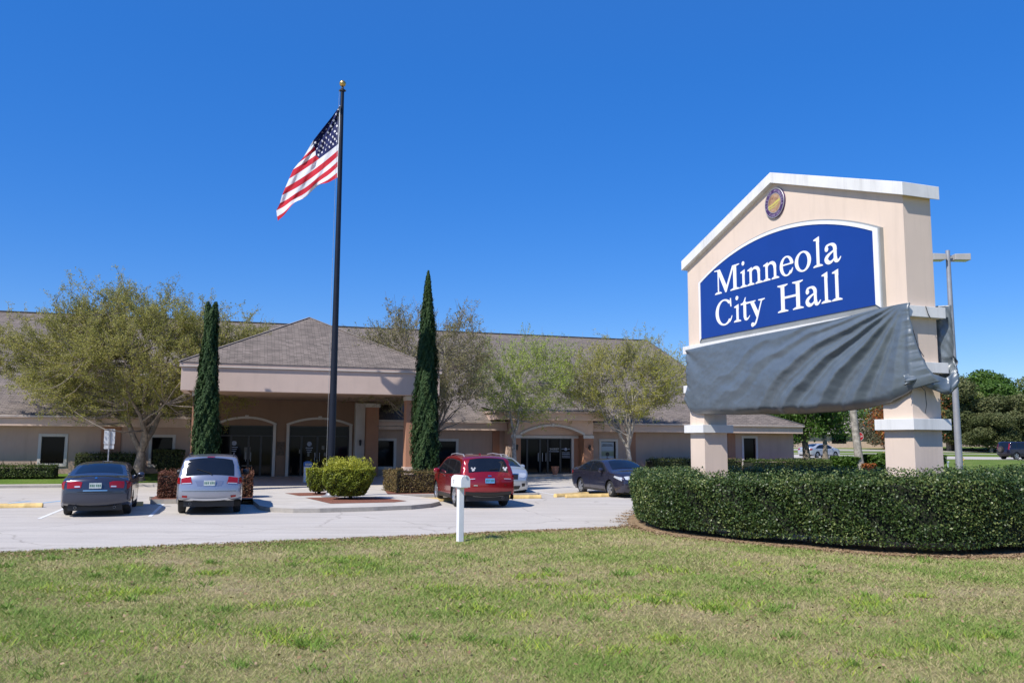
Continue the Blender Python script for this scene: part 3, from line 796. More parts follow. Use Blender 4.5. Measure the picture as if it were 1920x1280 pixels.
def g_C(x0, x1, z):
    gl.at(x0, x1, .80, z); gl.ring(.42, CH/2, .41, CH/2+.02, .145, .045, 42, 322)
    gl.poly([(.70, CH+.01), (.735, CH+.01), (.75, CH-.24), (.715, CH-.24), (.66, CH-.10), (.68, CH-.06)])
    gl.stroke([(.66, .075, .07), (.72, .13, .05), (.775, .22, .03)])
def g_t(x0, x1, z):
    gl.at(x0, x1, .40, z); gl.stem(.17, .09, XH+.03, .115); gl.poly([(.0, XH-.05), (.38, XH-.05), (.38, XH), (.0, XH)]); gl.poly([(.0, XH-.05), (.17, XH-.03), (.225, XH+.15), (.19, XH+.15), (.12, XH+.04)])
    gl.stroke([(.17, .12, .115), (.19, .05, .10), (.25, .025, .07), (.32, .05, .04), (.38, .11, .025)])
def g_y(x0, x1, z):
    gl.at(x0, x1, .66, z); gl.poly([(.06, XH), (.20, XH), (.40, .14), (.345, .0), (.325, .0)]); gl.stroke([(.54, XH-.01, .045), (.45, .27, .045), (.35, .01, .055), (.27, -.14, .06), (.19, -.185, .06)])
    gl.dot(.16, -.165, .062); gl.poly([(0, XH), (.29, XH), (.29, XH-.028), (.2, XH-.05), (.1, XH-.05), (0, XH-.028)]); gl.poly([(.40, XH), (.65, XH), (.65, XH-.028), (.56, XH-.05), (.49, XH-.05), (.40, XH-.028)])
def g_H(x0, x1, z):
    gl.at(x0, x1, .92, z)
    for x in (.19, .73): gl.stem(x, 0, CH, .13); gl.foot(x, .37); gl.foot(x, .37, CH, -1)
    gl.poly([(.2, .34), (.72, .34), (.72, .40), (.2, .40)])
Z1, Z2 = 6.43, 5.485
g_M(-7.13, -5.87, Z1); g_i(-5.88, -5.55, Z1); g_n(-5.54, -4.84, Z1); g_n(-4.83, -4.15, Z1); g_e(-4.12, -3.56, Z1); g_o(-3.52, -2.88, Z1); g_l(-2.82, -2.47, Z1); g_a(-2.44, -1.82, Z1)
g_C(-7.12, -6.26, Z2); g_i(-6.21, -5.87, Z2); g_t(-5.86, -5.44, Z2); g_y(-5.52, -4.77, Z2); g_H(-4.24, -3.22, Z2); g_a(-3.18, -2.58, Z2); g_l(-2.57, -2.22, Z2); g_l(-2.20, -1.84, Z2)
gl.mb.build('lettering', M('letter_white', (.84, .84, .85), .4, var=.02), pan, fix=False)

# --- round seal
m_sealring = M('seal_violet', (.07, .03, .10), .35, var=.3, scale=12)
sl = MB().lathe([(.001, -.05), (.40, -.05), (.415, -.03), (.415, .0)], (-4.36, 0, 8.53), 'y', 40).build('seal', m_sealring, sign, smooth=50)
b = MB(); b.lathe([(.385, -.055), (.40, -.06), (.412, -.05)], (-4.36, 0, 8.53), 'y', 40); b.lathe([(.262, -.054), (.272, -.058), (.282, -.054)], (-4.36, 0, 8.53), 'y', 40); b.build('rim', m_metal, sl, smooth=50)
def seal_face():
    mt, t, p = newmat('seal_picture'); co = coords(t)
    c = ramp(t, noise(t, co, 7, 4, .7), [(.3, (.17, .07, .04)), (.5, (.42, .25, .13)), (.7, (.50, .36, .26))])
    t.links.new(c, p.inputs['Base Color']); p.inputs['Roughness'].default_value = .4
    MB().lathe([(.001, -.053), (.265, -.053)], (-4.36, 0, 8.53), 'y', 36).build('picture', mt, sl, fix=False)
    g = Glyphs(); g.ox, g.oz = -4.36, 8.53
    b = MB()
    def st(pts, y):
        for (x0, z0, w0), (x1, z1, w1) in zip(pts, pts[1:]):
            b.face([(-4.36+x0, y, 8.53+z0-w0/2), (-4.36+x1, y, 8.53+z1-w1/2), (-4.36+x1, y, 8.53+z1+w1/2), (-4.36+x0, y, 8.53+z0+w0/2)])
    st([(-.25, -.07, .05), (-.05, -.03, .05), (.1, .02, .07), (.24, .05, .06)], -.057)
    st([(-.25, -.13, .03), (0, -.10, .03), (.18, -.03, .03)], -.0575)
    b.build('yellow_band', M('seal_yellow', (.60, .52, .12), .5), sl, fix=False)
seal_face()
m_sealtx = M('seal_letters', (.42, .34, .50), .5, var=.1)
def ring_text(s, a0, a1, r, size, flip=False):
    n = len(s)
    for i, ch in enumerate(s):
        if ch == ' ': continue
        a = a0 + (a1-a0)*i/(n-1); x = -4.36 + r*math.sin(R(a)); z = 8.53 + r*math.cos(R(a))
        o = text_mesh(ch, size, m_sealtx, sl, (x, -.056, z))
        o.rotation_euler = Euler((PI/2, 0, 0)).to_matrix().to_4x4().to_euler()
        rr = Matrix.Rotation(R(a + (180 if flip else 0)), 4, 'Y') @ Matrix.Rotation(PI/2, 4, 'X'); o.rotation_euler = rr.to_euler()
ring_text('CITY OF MINNEOLA', -105, 105, .327, .10)
ring_text('FLORIDA', 215, 145, .34, .09, True)

# ------------------------------------------------------------------ tarp over the lower part of the sign
m_tarp = M('grey_tarp', (.105, .130, .152), .40, var=.10, scale=2.5, bmp=.45, bscale=11, spec=1.0)
def vnoise(x, y, s=0):
    return (math.sin(x*1.7+s)*math.cos(y*2.1-s*1.3) + .5*math.sin(x*3.9-y*2.7+s*2.1) + .28*math.cos(x*7.3+y*6.1+s) + .15*math.sin(x*13.1-y*15.7+s*3)) / 1.9
_FOLDS = [(5, 2.2, .05, .2, 7.5), (9.5, 2.0, .06, 1.0, 8.5), (17, 4.2, .15, .3, 8.4), (21.5, 1.6, .05, 2.5, 7.0), (26.5, 3.6, .17, .4, 6.6), (31.5, 2.0, .06, 1.2, 5.0), (40, 5.0, .22, .4, 5.6), (45.5, 2.0, .06, 1.5, 4.4), (55, 5.5, .16, .3, 4.2), (64, 3.0, .06, .8, 3.2), (77, 7.0, .10, .3, 2.6)]
def tarp_front():
    top = [(-8.66, 4.93), (-7.6, 4.96), (-6.1, 4.985), (-3.5, 4.99), (-2.0, 5.02), (-.9, 5.08), (-.12, 5.10), (.2, 5.10)]
    bot = [(-8.80, 3.22), (-8.62, 3.02), (-8.3, 2.93), (-7.87, 2.92), (-6.5, 2.86), (-5.1, 2.84), (-3.3, 2.80), (-1.51, 2.84), (-.5, 2.97), (.10, 3.20), (.52, 3.38)]
    # outline parameter u in 0..1 left->right, v 0 top -> 1 bottom
    lef = [(-8.66, 4.93), (-8.66, 4.2), (-8.64, 3.7), (-8.80, 3.42), (-8.80, 3.22)]
    rig = [(.2, 5.10), (.20, 4.81), (.26, 4.3), (.33, 3.95), (.40, 3.72), (.46, 3.55), (.52, 3.38)]
    def samp(c, u):
        d = [0]
        for p, q in zip(c, c[1:]): d.append(d[-1] + math.hypot(q[0]-p[0], q[1]-p[1]))
        u *= d[-1]
        for i in range(len(c)-1):
            if u <= d[i+1] + 1e-9:
                t = (u-d[i])/(d[i+1]-d[i]); return (c[i][0]+(c[i+1][0]-c[i][0])*t, c[i][1]+(c[i+1][1]-c[i][1])*t)
        return c[-1]
    NU, NV = 260, 90; V = []
    for j in range(NV+1):
        v = j/NV
        for i in range(NU+1):
            u = i/NU
            T, B, L, Q = samp(top, u), samp(bot, u), samp(lef, v), samp(rig, v)
            x = (1-v)*T[0]+v*B[0]+(1-u)*L[0]+u*Q[0]-((1-u)*(1-v)*top[0][0]+u*(1-v)*top[-1][0]+(1-u)*v*bot[0][0]+u*v*bot[-1][0])
            z = (1-v)*T[1]+v*B[1]+(1-u)*L[1]+u*Q[1]-((1-u)*(1-v)*top[0][1]+u*(1-v)*top[-1][1]+(1-u)*v*bot[0][1]+u*v*bot[-1][1])
            # folds fanning out from the upper right corner, bending towards the lower middle
            dx, dz = x-.15, z-5.2; rr = math.hypot(dx, dz); ph = math.degrees(math.atan2(-dz, -dx))
            ph2 = ph + 3.0*math.sin(rr*.6) + 3.6*vnoise(x*.33, z*.42, 1.0) + .9*vnoise(x*.9, z*1.1, 6) - .6*rr
            y = 0
            for c_, w_, a_, r0, r1 in _FOLDS:
                e_ = (ph2-c_)/w_
                if abs(e_) > 3: continue
                g_ = (.55*math.exp(-abs(e_)*(2.6 if e_ > 0 else 1.1))+.5*math.exp(-e_*e_*(1.8 if e_ > 0 else .8))) - .45*math.exp(-((e_-1.0)**2)*3.0)
                fade = min(1, rr/.9)*(1/(1+math.exp((rr-r1)*2.2)))*(1/(1+math.exp(-(rr-r0)*4)))
                y -= .72*a_*g_*fade*min(1, .45+rr*.22)
            # tension creases from the upper left corner
            dx, dz = x+8.85, z-4.95; r3 = math.hypot(dx, dz); p3 = math.degrees(math.atan2(-dz, dx))
            y -= .022*math.exp(-(r3/1.6)**2)*math.sin(R(p3*8+30*vnoise(x, z, 3)))*min(1, r3/.3)
            y += .020*vnoise(x*.45+z*.3, z*1.3, 2)*min(1, v*6) + .009*(abs(vnoise(x*1.3+z*1.7, z*2.4-x*.5, 5))-.3) + .006*(abs(vnoise(x*2.9-z*2.7, z*4.4+x, 9))-.3)
            # crumpled left edge and right edge
            y += .03*math.exp(-((u)/.02)**2)*vnoise(v*9, 0, 2) + .03*math.exp(-((1-u)/.02)**2)*vnoise(v*11, 1, 5)
            sag = .10*math.sin(PI*min(1, v))*math.sin(PI*u)
            base = -.185 - .03*math.sin(PI*v)
            y = base + y - sag*.3
            if v > .90: y += ((v-.90)/.10)**2*.26*(.25+.75*math.sin(PI*min(1, u*1.02)))   # hem tucks under the cabinet
            if x > .17: y += min(.5, (x-.17)*1.1)         # wraps around the corner
            y = min(y, -.155) if (v < .12 and x <= .17) else y
            V.append((x, y, z))
    F = [(j*(NU+1)+i, j*(NU+1)+i+1, (j+1)*(NU+1)+i+1, (j+1)*(NU+1)+i) for j in range(NV) for i in range(NU)]
    return V, F
tp = empty('grey_tarp', (8.695, 18.532, 0), SA)
tag(tp, 'creased grey tarp draped over the lower half of the city hall sign', 'tarp')
V_, F_ = tarp_front()
me = bpy.data.meshes.new('front_sheet'); me.from_pydata(V_, [], F_); o = mk('front_sheet', me, m_tarp, tp, True)
so = o.modifiers.new('solid', 'SOLIDIFY'); so.thickness = .003
# flap hanging behind the right pillar and knotted below
def flap():
    V = []; NU, NV = 26, 60
    for j in range(NV+1):
        v = j/NV; z = 5.14 - v*1.62
        pinch = 1 if v < .72 else max(.25, 1-(v-.72)/.28*.95)
        for i in range(NU+1):
            u = i/NU
            x = -.45 + .62*u*(.9+.1*pinch) + .10*v
            y = DP+.17 + .10*math.sin(u*9+v*2)*.5 + .10*u + .03*vnoise(x*6, z*4, 2)
            if v > .72: y += .10*math.sin((v-.72)*20)*u
            V.append((x*1.0, y, z))
    F = [(j*(NU+1)+i, j*(NU+1)+i+1, (j+1)*(NU+1)+i+1, (j+1)*(NU+1)+i) for j in range(NV) for i in range(NU)]
    me = bpy.data.meshes.new('rear_flap'); me.from_pydata(V, [], F); o = mk('rear_flap', me, m_tarp, tp, True)
    so = o.modifiers.new('solid', 'SOLIDIFY'); so.thickness = .006
    # gathered sling around the pillar below the band
    V = []; NU, NV = 50, 14
    path = [(.10, -.33, 3.40), (.22, -.05, 3.50), (.24, .3, 3.40), (.26, .75, 3.30), (.28, 1.0, 3.50), (.12, 1.10, 3.85)]
    for i in range(NU+1):
        u = i/NU; k = min(int(u*5), 4); t = u*5-k; a, b_ = path[k], path[k+1]; t = t*t*(3-2*t)
        c = [a[q]+(b_[q]-a[q])*t for q in range(3)]
        wd = .17 + .12*math.sin(PI*u)**2 + .12*math.exp(-((u-.85)/.15)**2)
        for j in range(NV+1):
            v = j/NV; an = -1.9 + 3.4*v
            V.append((c[0] + .06*math.cos(an) + .015*math.sin(u*40+v*7), c[1] + .02*math.sin(v*20), c[2] - wd*(v-.5)*1.3 - .06*math.sin(PI*v)*math.sin(PI*u) + .01*math.sin(u*33)))
    F = [(i*(NV+1)+j, i*(NV+1)+j+1, (i+1)*(NV+1)+j+1, (i+1)*(NV+1)+j) for i in range(NU) for j in range(NV)]
    me = bpy.data.meshes.new('knotted_corner'); me.from_pydata(V, [], F); o = mk('knotted_corner', me, m_tarp, tp, True)
    so = o.modifiers.new('solid', 'SOLIDIFY'); so.thickness = .006
    b = MB(); b.tube([(.20, -.02, 3.34), (.12, .25, 3.2), (.12, .27, 2.9), (.10, .24, 2.72)], .008, 5); b.tube([(.155, .35, 5.06), (.16, .40, 4.9), (.155, .47, 4.80)], .009, 5); b.tube([(.30, -.2, 4.5), (.35, -.12, 4.1), (.42, -.05, 3.9)], .008, 5)
    b.build('rope', m_black, tp)
flap()

# ------------------------------------------------------------------ flagpole and flag
FP = (-6.25, 29.9)
fp = empty('flagpole', (FP[0], FP[1], 0)); tag(fp, 'tall dark metal flagpole with a gold ball on top', 'flagpole')
TOPZ = 14.72
b = MB(); zs_ = [.13 + (TOPZ-.13)*i/10 for i in range(11)]
b.tube([(0, 0, z) for z in zs_], [.125 - .060*max(0, (i-2)/8) for i in range(11)], 20); b.build('pole', m_pole, fp, smooth=40)
b = MB(); b.lathe([(.01, .137), (.30, .137), (.30, .17), (.16, .20), (.135, .27), (.12, .27)], n=20); b.build('base_collar', m_metal, fp, smooth=35)
b = MB(); b.lathe([(.064, TOPZ-.02), (.10, TOPZ), (.10, TOPZ+.05), (.05, TOPZ+.1), (.03, TOPZ+.18)], n=14); b.bar((-.13, 0, TOPZ+.02), (.13, 0, TOPZ+.02), .05); b.build('truck', m_black, fp)
b = MB(); b.lathe([(.12*math.sin(PI*i/12)+.0005, TOPZ+.29-.12*math.cos(PI*i/12)) for i in range(13)], n=20); b.build('gold_ball', m_gold, fp, smooth=60)
b = MB(); b.tube([(-.10, -.04, TOPZ), (-.135, -.06, 12), (-.155, -.06, 8), (-.15, -.05, 1.3)], .006, 4); b.build('halyard', M('rope', (.35, .35, .33), .8), fp)
b = MB(); b.box(-.16, -.115, -.09, .0, 1.2, 1.3); b.build('cleat', m_metal, fp)

def rayp(px, py, Y):
    u, v = px-960, 640-py; a = u*math.cos(_roll)-v*math.sin(_roll); bb = v*math.cos(_roll)+u*math.sin(_roll)
    d = _f*1600 + _r*a + _u*bb; t = Y/d.y; return Vector((0, 0, CAM_H)) + d*t
# the cloth: control shape (metres, x left of the pole, z) measured once and stored as fixed coordinates
# visible face of the cloth: the upper edge is folded back, so every stripe runs from the hoist to the fold
_KS = list(range(14))
_S = [(675,295),(673,338),(672,382),(671,425),(670,469),(668,513),(666,556),(665,600),(662,650),(660,698),(659,740),(658,782),(656,828),(655,870)]
_M = [(675,296),(646,345),(606,422),(566,494),(512,588),(500,640),(478,694),(470,748),(445,822),(430,885),(415,935),(402,985),(397,1015),(520,893)]
_E = [(674,297),(610,385),(538,475),(462,573),(378,714),(345,752),(300,806),(268,880),(238,950),(212,1010),(195,1075),(166,1132),(172,1182),(178,1216)]
_M[13] = (400, 1012)
_SC = [.999, .999, .999, .999, .64, .565, .49, .40] + [.40]*6
def _lin(T, k):
    i = min(int(k), len(T)-2); t = k-i
    return T[i]*(1-t)+T[i+1]*t if not isinstance(T[0], tuple) else tuple(T[i][c]*(1-t)+T[i+1][c]*t for c in range(2))
def flag_pt(s, k):
    A, B, C = _lin(_S, k), _lin(_M, k), _lin(_E, k)
    q = [A[c]*(1-s)*(1-s*2)+B[c]*4*s*(1-s)+C[c]*s*(2*s-1) for c in range(2)]
    px, py = 480+q[0]/4.267, 130+q[1]/4.267
    if k > 9: py += 3.0*(k-9)/4*math.sin(s*15+.3)*min(1, s*5)*min(1, (1-s)*6)
    Y = FP[1] + 2.75*(637-px)/117.
    Y += (.13*math.sin(s*9.0+k*.75)+.07*math.sin(s*19-k*.9)+.03*math.sin(s*33+k*1.7))*min(1, s*4)
    p = rayp(px, py, Y)
    return (p.x - FP[0], p.y - FP[1] - .06, p.z)
def build_flag():
    fl = empty('american_flag', (FP[0], FP[1], 0)); tag(fl, 'American flag with stars and stripes hanging from the tall pole', 'flag')
    NU, SV, NC = 110, 8, 46; NV = 13*SV
    mt = []
    for nm, c in (('flag_red', (.56, .012, .028)), ('flag_white', (.78, .78, .80)), ('flag_blue', (.012, .018, .10))):
        m_, t, p = newmat(nm); co = coords(t); cc = ramp(t, noise(t, co, 60, 3, .6), [(.3, tuple(x*.92 for x in c)), (.7, c)])
        t.links.new(cc, p.inputs['Base Color']); p.inputs['Roughness'].default_value = .75
        tr = N(t, 'ShaderNodeBsdfTranslucent'); t.links.new(cc, tr.inputs[0]); ms = N(t, 'ShaderNodeMixShader'); ms.inputs[0].default_value = .22
        t.links.new(p.outputs[0], ms.inputs[1]); t.links.new(tr.outputs[0], ms.inputs[2]); t.links.new(ms.outputs[0], t.nodes['Material Output'].inputs[0]); mt.append(m_)
    V = []
    for j in range(NV+1):
        k = j/SV; sc = _lin(_SC, k) if k < 7 else .40
        V += [flag_pt(sc*i/NC if i <= NC else sc+(1-sc)*(i-NC)/(NU-NC), k) for i in range(NU+1)]
    F = []; MI = []; FC = []
    for j in range(NV):
        for i in range(NU):
            f = (j*(NU+1)+i, j*(NU+1)+i+1, (j+1)*(NU+1)+i+1, (j+1)*(NU+1)+i)
            if i < NC and j < 7*SV: FC.append(f)
            else: F.append(f); MI.append((j//SV) % 2)
    me = bpy.data.meshes.new('stripes'); me.from_pydata(V, [], F); me.polygons.foreach_set('material_index', MI); me.update()
    mk('stripes', me, mt[:2], fl, True)
    me = bpy.data.meshes.new('canton'); me.from_pydata(V, [], FC); bm = bmesh.new(); bm.from_mesh(me); bmesh.ops.delete(bm, geom=[v for v in bm.verts if not v.link_faces], context='VERTS'); bm.to_mesh(me); bm.free()
    cn_ = mk('canton', me, mt[2], fl, True)
    b = MB()
    for r_ in range(9):
        for c in range(6 if r_ % 2 == 0 else 5):
            u0 = (c*2+1 if r_ % 2 == 0 else c*2+2)/12; k0 = 7*(r_+1)/10; um = min(1, (k0+.15)/3.2)
            if u0 > um-.02: continue
            sc = _lin(_SC, k0); s0 = u0*(sc if k0 > 3.2 else 1/um*.98)
            P0 = Vector(flag_pt(s0, k0)); du = (Vector(flag_pt(s0+.01, k0))-P0).normalized(); dv = (Vector(flag_pt(s0, k0+.05))-P0).normalized()
            nrm = du.cross(dv).normalized(); dv = nrm.cross(du)
            for sgn in (-1, 1):
                pts = []
                for q_ in range(10):
                    a = PI/2+q_*PI/5; q = .062*(1 if q_ % 2 == 0 else .42)
                    pts.append(P0 + du*(q*math.cos(a)) - dv*(q*math.sin(a)) + nrm*sgn*.012)
                b.face(pts)
    b.build('star', m_star, cn_, fix=False)
    b = MB(); pts = [Vector(flag_pt(0, k)) for k in range(14)]
    b.tube(pts, .018, 5); b.build('header', m_white, fl)
m_star = M('star_white', (.75, .75, .78), .7, var=.02)
build_flag()

# ------------------------------------------------------------------ mailbox
mbx = empty('mailbox', (-1.05, 17.95, 0), R(30)); tag(mbx, 'white rounded mailbox on a square white post at the lawn edge', 'mailbox')
b = MB(); b.box(-.058, .058, -.058, .058, -.1, 1.12); b.build('post', m_white, mbx, bevel=.006)
def arch_prof(w_, h, n=12): return [(-w_, 0), (w_, 0)] + [(w_*math.cos(PI*i/n), h + w_*math.sin(PI*i/n)) for i in range(n+1)]
b = MB(); b.prism([(x, z+1.12) for x, z in arch_prof(.10, .14)], -.22, .24); b.build('box', m_white, mbx, smooth=35)
b = MB(); b.prism([(x*1.04, z*1.02+1.118) for x, z in arch_prof(.10, .14)], -.232, -.218); dr = b.build('door', m_white, mbx, smooth=35)
b = MB(); b.box(-.015, .015, -.25, -.233, 1.33, 1.36); b.build('latch', m_white, mbx)
b = MB(); b.box(-.08, .08, -.18, .2, 1.10, 1.119); b.build('mounting_board', m_white, mbx)
o = text_mesh('7', .10, M('dark_red_numerals', (.10, .03, .03), .6), mbx, (-.102, .12, 1.22), (PI/2, 0, -PI/2))
b = MB(); b.box(.102, .110, -.12, -.08, 1.2, 1.34); b.build('signal_flag', m_redd, mbx)

# ------------------------------------------------------------------ vehicles (x forward from the rear axle, y left, z up)
def catmull(P, n):
    Q = [[2*a-b for a, b in zip(P[0], P[1])]] + [list(p) for p in P] + [[2*a-b for a, b in zip(P[-1], P[-2])]]
    out = []; K = []
    for i in range(1, len(Q)-2):
        for k in range(n):
            t = k/n
            out.append([.5*(2*Q[i][c]+(Q[i+1][c]-Q[i-1][c])*t+(2*Q[i-1][c]-5*Q[i][c]+4*Q[i+1][c]-Q[i+2][c])*t*t+(3*Q[i][c]-Q[i-1][c]-3*Q[i+1][c]+Q[i+2][c])*t**3) for c in range(2)]); K.append(i-1+t)
    out.append(list(P[-1])); K.append(len(P)-1)
    return out, K

def paint(name, c, metal=.35, rough=.28):
    mt, t, p = newmat(name); co = coords(t)
    n = noise(t, co, 3, 3, .5)
    t.links.new(ramp(t, n, [(.3, tuple(x*.93 for x in c)), (.7, c)]), p.inputs['Base Color'])
    p.inputs['Metallic'].default_value = metal; p.inputs['Roughness'].default_value = rough
    p.inputs['Coat Weight'].default_value = .8; p.inputs['Coat Roughness'].default_value = .05
    return mt
m_carglass = M('car_glass', (.008, .010, .014), .04, var=.2, scale=2, spec=.6)
m_plate = M('licence_plate', (.42, .47, .46), .5, var=.25, scale=25)
m_seam = M('seam_black', (.006, .006, .006), .6)
m_silverplastic = M('silver_plastic', (.50, .51, .53), .35, metal=.3, var=.05)

SCALE = .945
class Car:
    def __init__(s, name, loc, heading, label, cat, P, W_, belt, tumble, wb, wr, body, z0=.2, group=None, rnd=.07, detail=True):
        s.e = empty(name, loc, PI/2 - heading); s.e.scale = (SCALE,)*3; tag(s.e, label, cat, group)
        s.P = P; s.W = W_; s.belt = belt; s.tumble = tumble; s.wb = wb; s.wr = wr; s.rnd = rnd
        s.out, s.K = catmull(P, 6); s.oa = np.array(s.out)
        s.xr = min(p[0] for p in s.out); s.xf = max(p[0] for p in s.out); s.zr = max(p[1] for p in s.out); s.z0 = z0
        s.mat = body; s.detail = detail
        s.body()
    def hw0(s, x, z):
        h = s.W/2
        if z > s.belt: h -= s.tumble * ((z-s.belt)/(s.zr-s.belt))**1.15
        if z < .45: h -= .05*((.45-z)/.25)**2 if z > .2 else .05
        h -= .012*abs(z-.62) if z <= s.belt else .012*abs(s.belt-.62)
        d = x - s.xr
        if d < .55: h -= (.11 if s.W < 1.86 and s.zr < 1.6 else .07)*((.55-d)/.55)**2.2
        d = s.xf - x
        if d < 1.0: h -= .20*((1.0-d)/1.0)**2.2
        return h
    def hw(s, x, z):
        a = s.oa[:-1]; b = s.oa[1:]; p = np.array([x, z]); ab = b-a
        t = np.clip(((p-a)*ab).sum(1)/np.maximum((ab**2).sum(1), 1e-9), 0, 1)
        d = float(np.sqrt((((a+ab*t[:, None])-p)**2).sum(1)).min()); r = s.rnd
        h = s.hw0(x, z)
        if d < r: h -= r - math.sqrt(max(0, r*r-(r-d)**2))
        return h
    def cross(s, k, u, off=0):
        """point on the wrap-over surface; k = control index, u in -1..1"""
        k = max(0, min(k, s.K[-1])); i = min(int(k*6), len(s.out)-2); t = k*6-i
        x = s.out[i][0]+(s.out[i+1][0]-s.out[i][0])*t; z = s.out[i][1]+(s.out[i+1][1]-s.out[i][1])*t
        a = s.out[max(i-1, 0)]; b = s.out[min(i+2, len(s.out)-1)]; dx, dz = b[0]-a[0], b[1]-a[1]; l = math.hypot(dx, dz) or 1
        nx, nz = -dz/l, dx/l
        if i == 0 or i > len(s.out)-4: pass
        h = s.hw(x, z)
        ver = abs(nx)
        bul = .035 + .11*ver
        c = bul*(1-abs(u)**2.2) + off
        return (x+nx*c, u*h, z+nz*c)
    def body(s):
        b = MB(); nu = 14
        us = [-1, -.97, -.9, -.78, -.6, -.4, -.2, 0, .2, .4, .6, .78, .9, .97, 1]
        g = []
        for k in s.K: g.append([s.cross(k, u) for u in us])
        V = [p for row in g for p in row]; n = len(us)
        b.raw(V, [(i*n+j, i*n+j+1, (i+1)*n+j+1, (i+1)*n+j) for i in range(len(g)-1) for j in range(n-1)])
        # side panels with wheel arches
        poly = [tuple(p) for p in s.out]
        zb = s.z0
        def arch(cx, r): return [(cx + r*math.cos(R(a)), s.wr + r*math.sin(R(a))) for a in range(-25, 206, 15)]
        bot = [(s.out[-1][0]-.02, zb+.02)]
        ra = s.wr + .055
        bot += [(s.wb+ra+.03, zb)] + [(q[0], max(q[1], zb)) for q in arch(s.wb, ra)] + [(s.wb-ra-.03, zb), (ra+.03, zb)] + [(q[0], max(q[1], zb)) for q in arch(0, ra)] + [(-ra-.03, zb)]
        full = poly + bot
        cl = [full[0]]
        for p in full[1:]:
            if math.hypot(p[0]-cl[-1][0], p[1]-cl[-1][1]) > .012: cl.append(p)
        V, F = polygrid(cl, [s.xr+.03+i*.09 for i in range(int((s.xf-s.xr)/.09)+1)], [zb+.03+i*.06 for i in range(int((s.zr-zb)/.06)+1)])
        for sg in (-1, 1):
            b.raw([(x, sg*s.hw(x, z), z) for x, z in V], F)
        me = b.mesh('body'); bm = bmesh.new(); bm.from_mesh(me)
        bmesh.ops.remove_doubles(bm, verts=bm.verts, dist=.004); bmesh.ops.recalc_face_normals(bm, faces=bm.faces); bm.to_mesh(me); bm.free()
        autosmooth(me, 50); mk('body', me, s.mat, s.e)
        # dark underside and wheel wells
        u = MB(); u.box(s.xr+.12, s.xf-.14, -s.W/2+.22, s.W/2-.22, zb-.02, zb+.45)
        for cx in (0, s.wb):
            for sg in (-1, 1):
                ring = [(cx+(ra+.02)*math.cos(R(a)), s.wr+(ra+.02)*math.sin(R(a))) for a in range(-20, 201, 20)]
                for p, q in zip(ring, ring[1:]): u.face([(p[0], sg*(s.W/2-.04), p[1]), (q[0], sg*(s.W/2-.04), q[1]), (q[0], sg*(s.W/2-.35), q[1]), (p[0], sg*(s.W/2-.35), p[1])])
        u.build('underbody', m_black, s.e, fix=False)
    def wheels(s, rimmat=None, spokes=5):
        r = s.wr; rr = r*.68
        for cx in (0, s.wb):
            for sg in (-1, 1):
                y = sg*(s.W/2-.035); w_ = .21
                t = MB(); o = lambda d: y - sg*d
                t.lathe([(rr, o(.0)+0), (rr+.02, o(-.005)), (r-.04, o(-.003)), (r-.012, o(.015)), (r, o(.05)), (r, o(w_-.05)), (r-.012, o(w_-.015)), (rr, o(w_))], (cx, 0, r), 'y', 28)
                wh = t.build('wheel', m_tyre, s.e, smooth=40)
                k = MB(); k.lathe([(rr+.004, o(.005)), (rr-.012, o(.002)), (rr-.02, o(.03)), (rr-.03, o(.10))], (cx, 0, r), 'y', 28)
                for i in range(spokes):
                    for da in (-.13, .13):
                        a = 2*PI*i/spokes + .3; c0 = (cx+.05*math.cos(a), o(.012), r+.05*math.sin(a)); c1 = (cx+(rr-.008)*math.cos(a+da), o(.01), r+(rr-.008)*math.sin(a+da))
                        k.bar(c0, c1, .034, .02, up=(0, 1, 0))
                k.lathe([(.001, o(.0)), (.055, o(.003)), (.06, o(.03))], (cx, 0, r), 'y', 14)
                k.build('rim', rimmat or m_rim, wh, smooth=40)
                d = MB(); d.lathe([(.001, o(.11)), (rr-.01, o(.11))], (cx, 0, r), 'y', 20); d.build('brake_disc', m_black, wh)
    def side(s, name, poly, mat, off=.006, both=True, parent=None, step=.08, sides=(-1, 1)):
        V, F = polygrid(poly, [s.xr+.03+i*step for i in range(int((s.xf-s.xr)/step)+1)], [.1+i*step for i in range(int(s.zr/step)+1)])
        os_ = []
        for sg in sides:
            b = MB(); b.raw([(x, sg*(s.hw(x, z)+off), z) for x, z in V], F); me = b.mesh(name); me.polygons.foreach_set('use_smooth', [True]*len(me.polygons))
            os_.append(mk(name, me, mat, parent or s.e))
        return os_
    def wrap(s, name, poly, mat, off=.007, parent=None, ks=.25, us=.12, mirror=False):
        """patch on the wrap-over surface; poly in (k, u)"""
        ps = [poly] + ([[(k, -u) for k, u in poly]] if mirror else []); r_ = None
        for q in ps:
            V, F = polygrid(q, [i*ks for i in range(int(s.K[-1]/ks)+1)], [-1+i*us for i in range(int(2/us)+1)])
            b = MB(); b.raw([s.cross(k, u, off) for k, u in V], F); me = b.mesh(name)
            me.polygons.foreach_set('use_smooth', [True]*len(me.polygons)); r_ = mk(name, me, mat, parent or s.e)
        return r_
    def mirrors(s, x, z, mat, size=1.0):
        for sg in (-1, 1):
            h = s.hw(x, z); b = MB(); c = (x, sg*(h+.12), z+.05)
            prof = [(.001, -.10), (.06, -.085), (.085, -.03), (.085, .04), (.06, .09), (.001, .10)]
            b.lathe([(r_*size, hh*size) for r_, hh in prof], c, 'y', 12); b.bar((x, sg*(h-.02), z), c, .05, .04)
            o = b.build('side_mirror', mat, s.e, smooth=50)
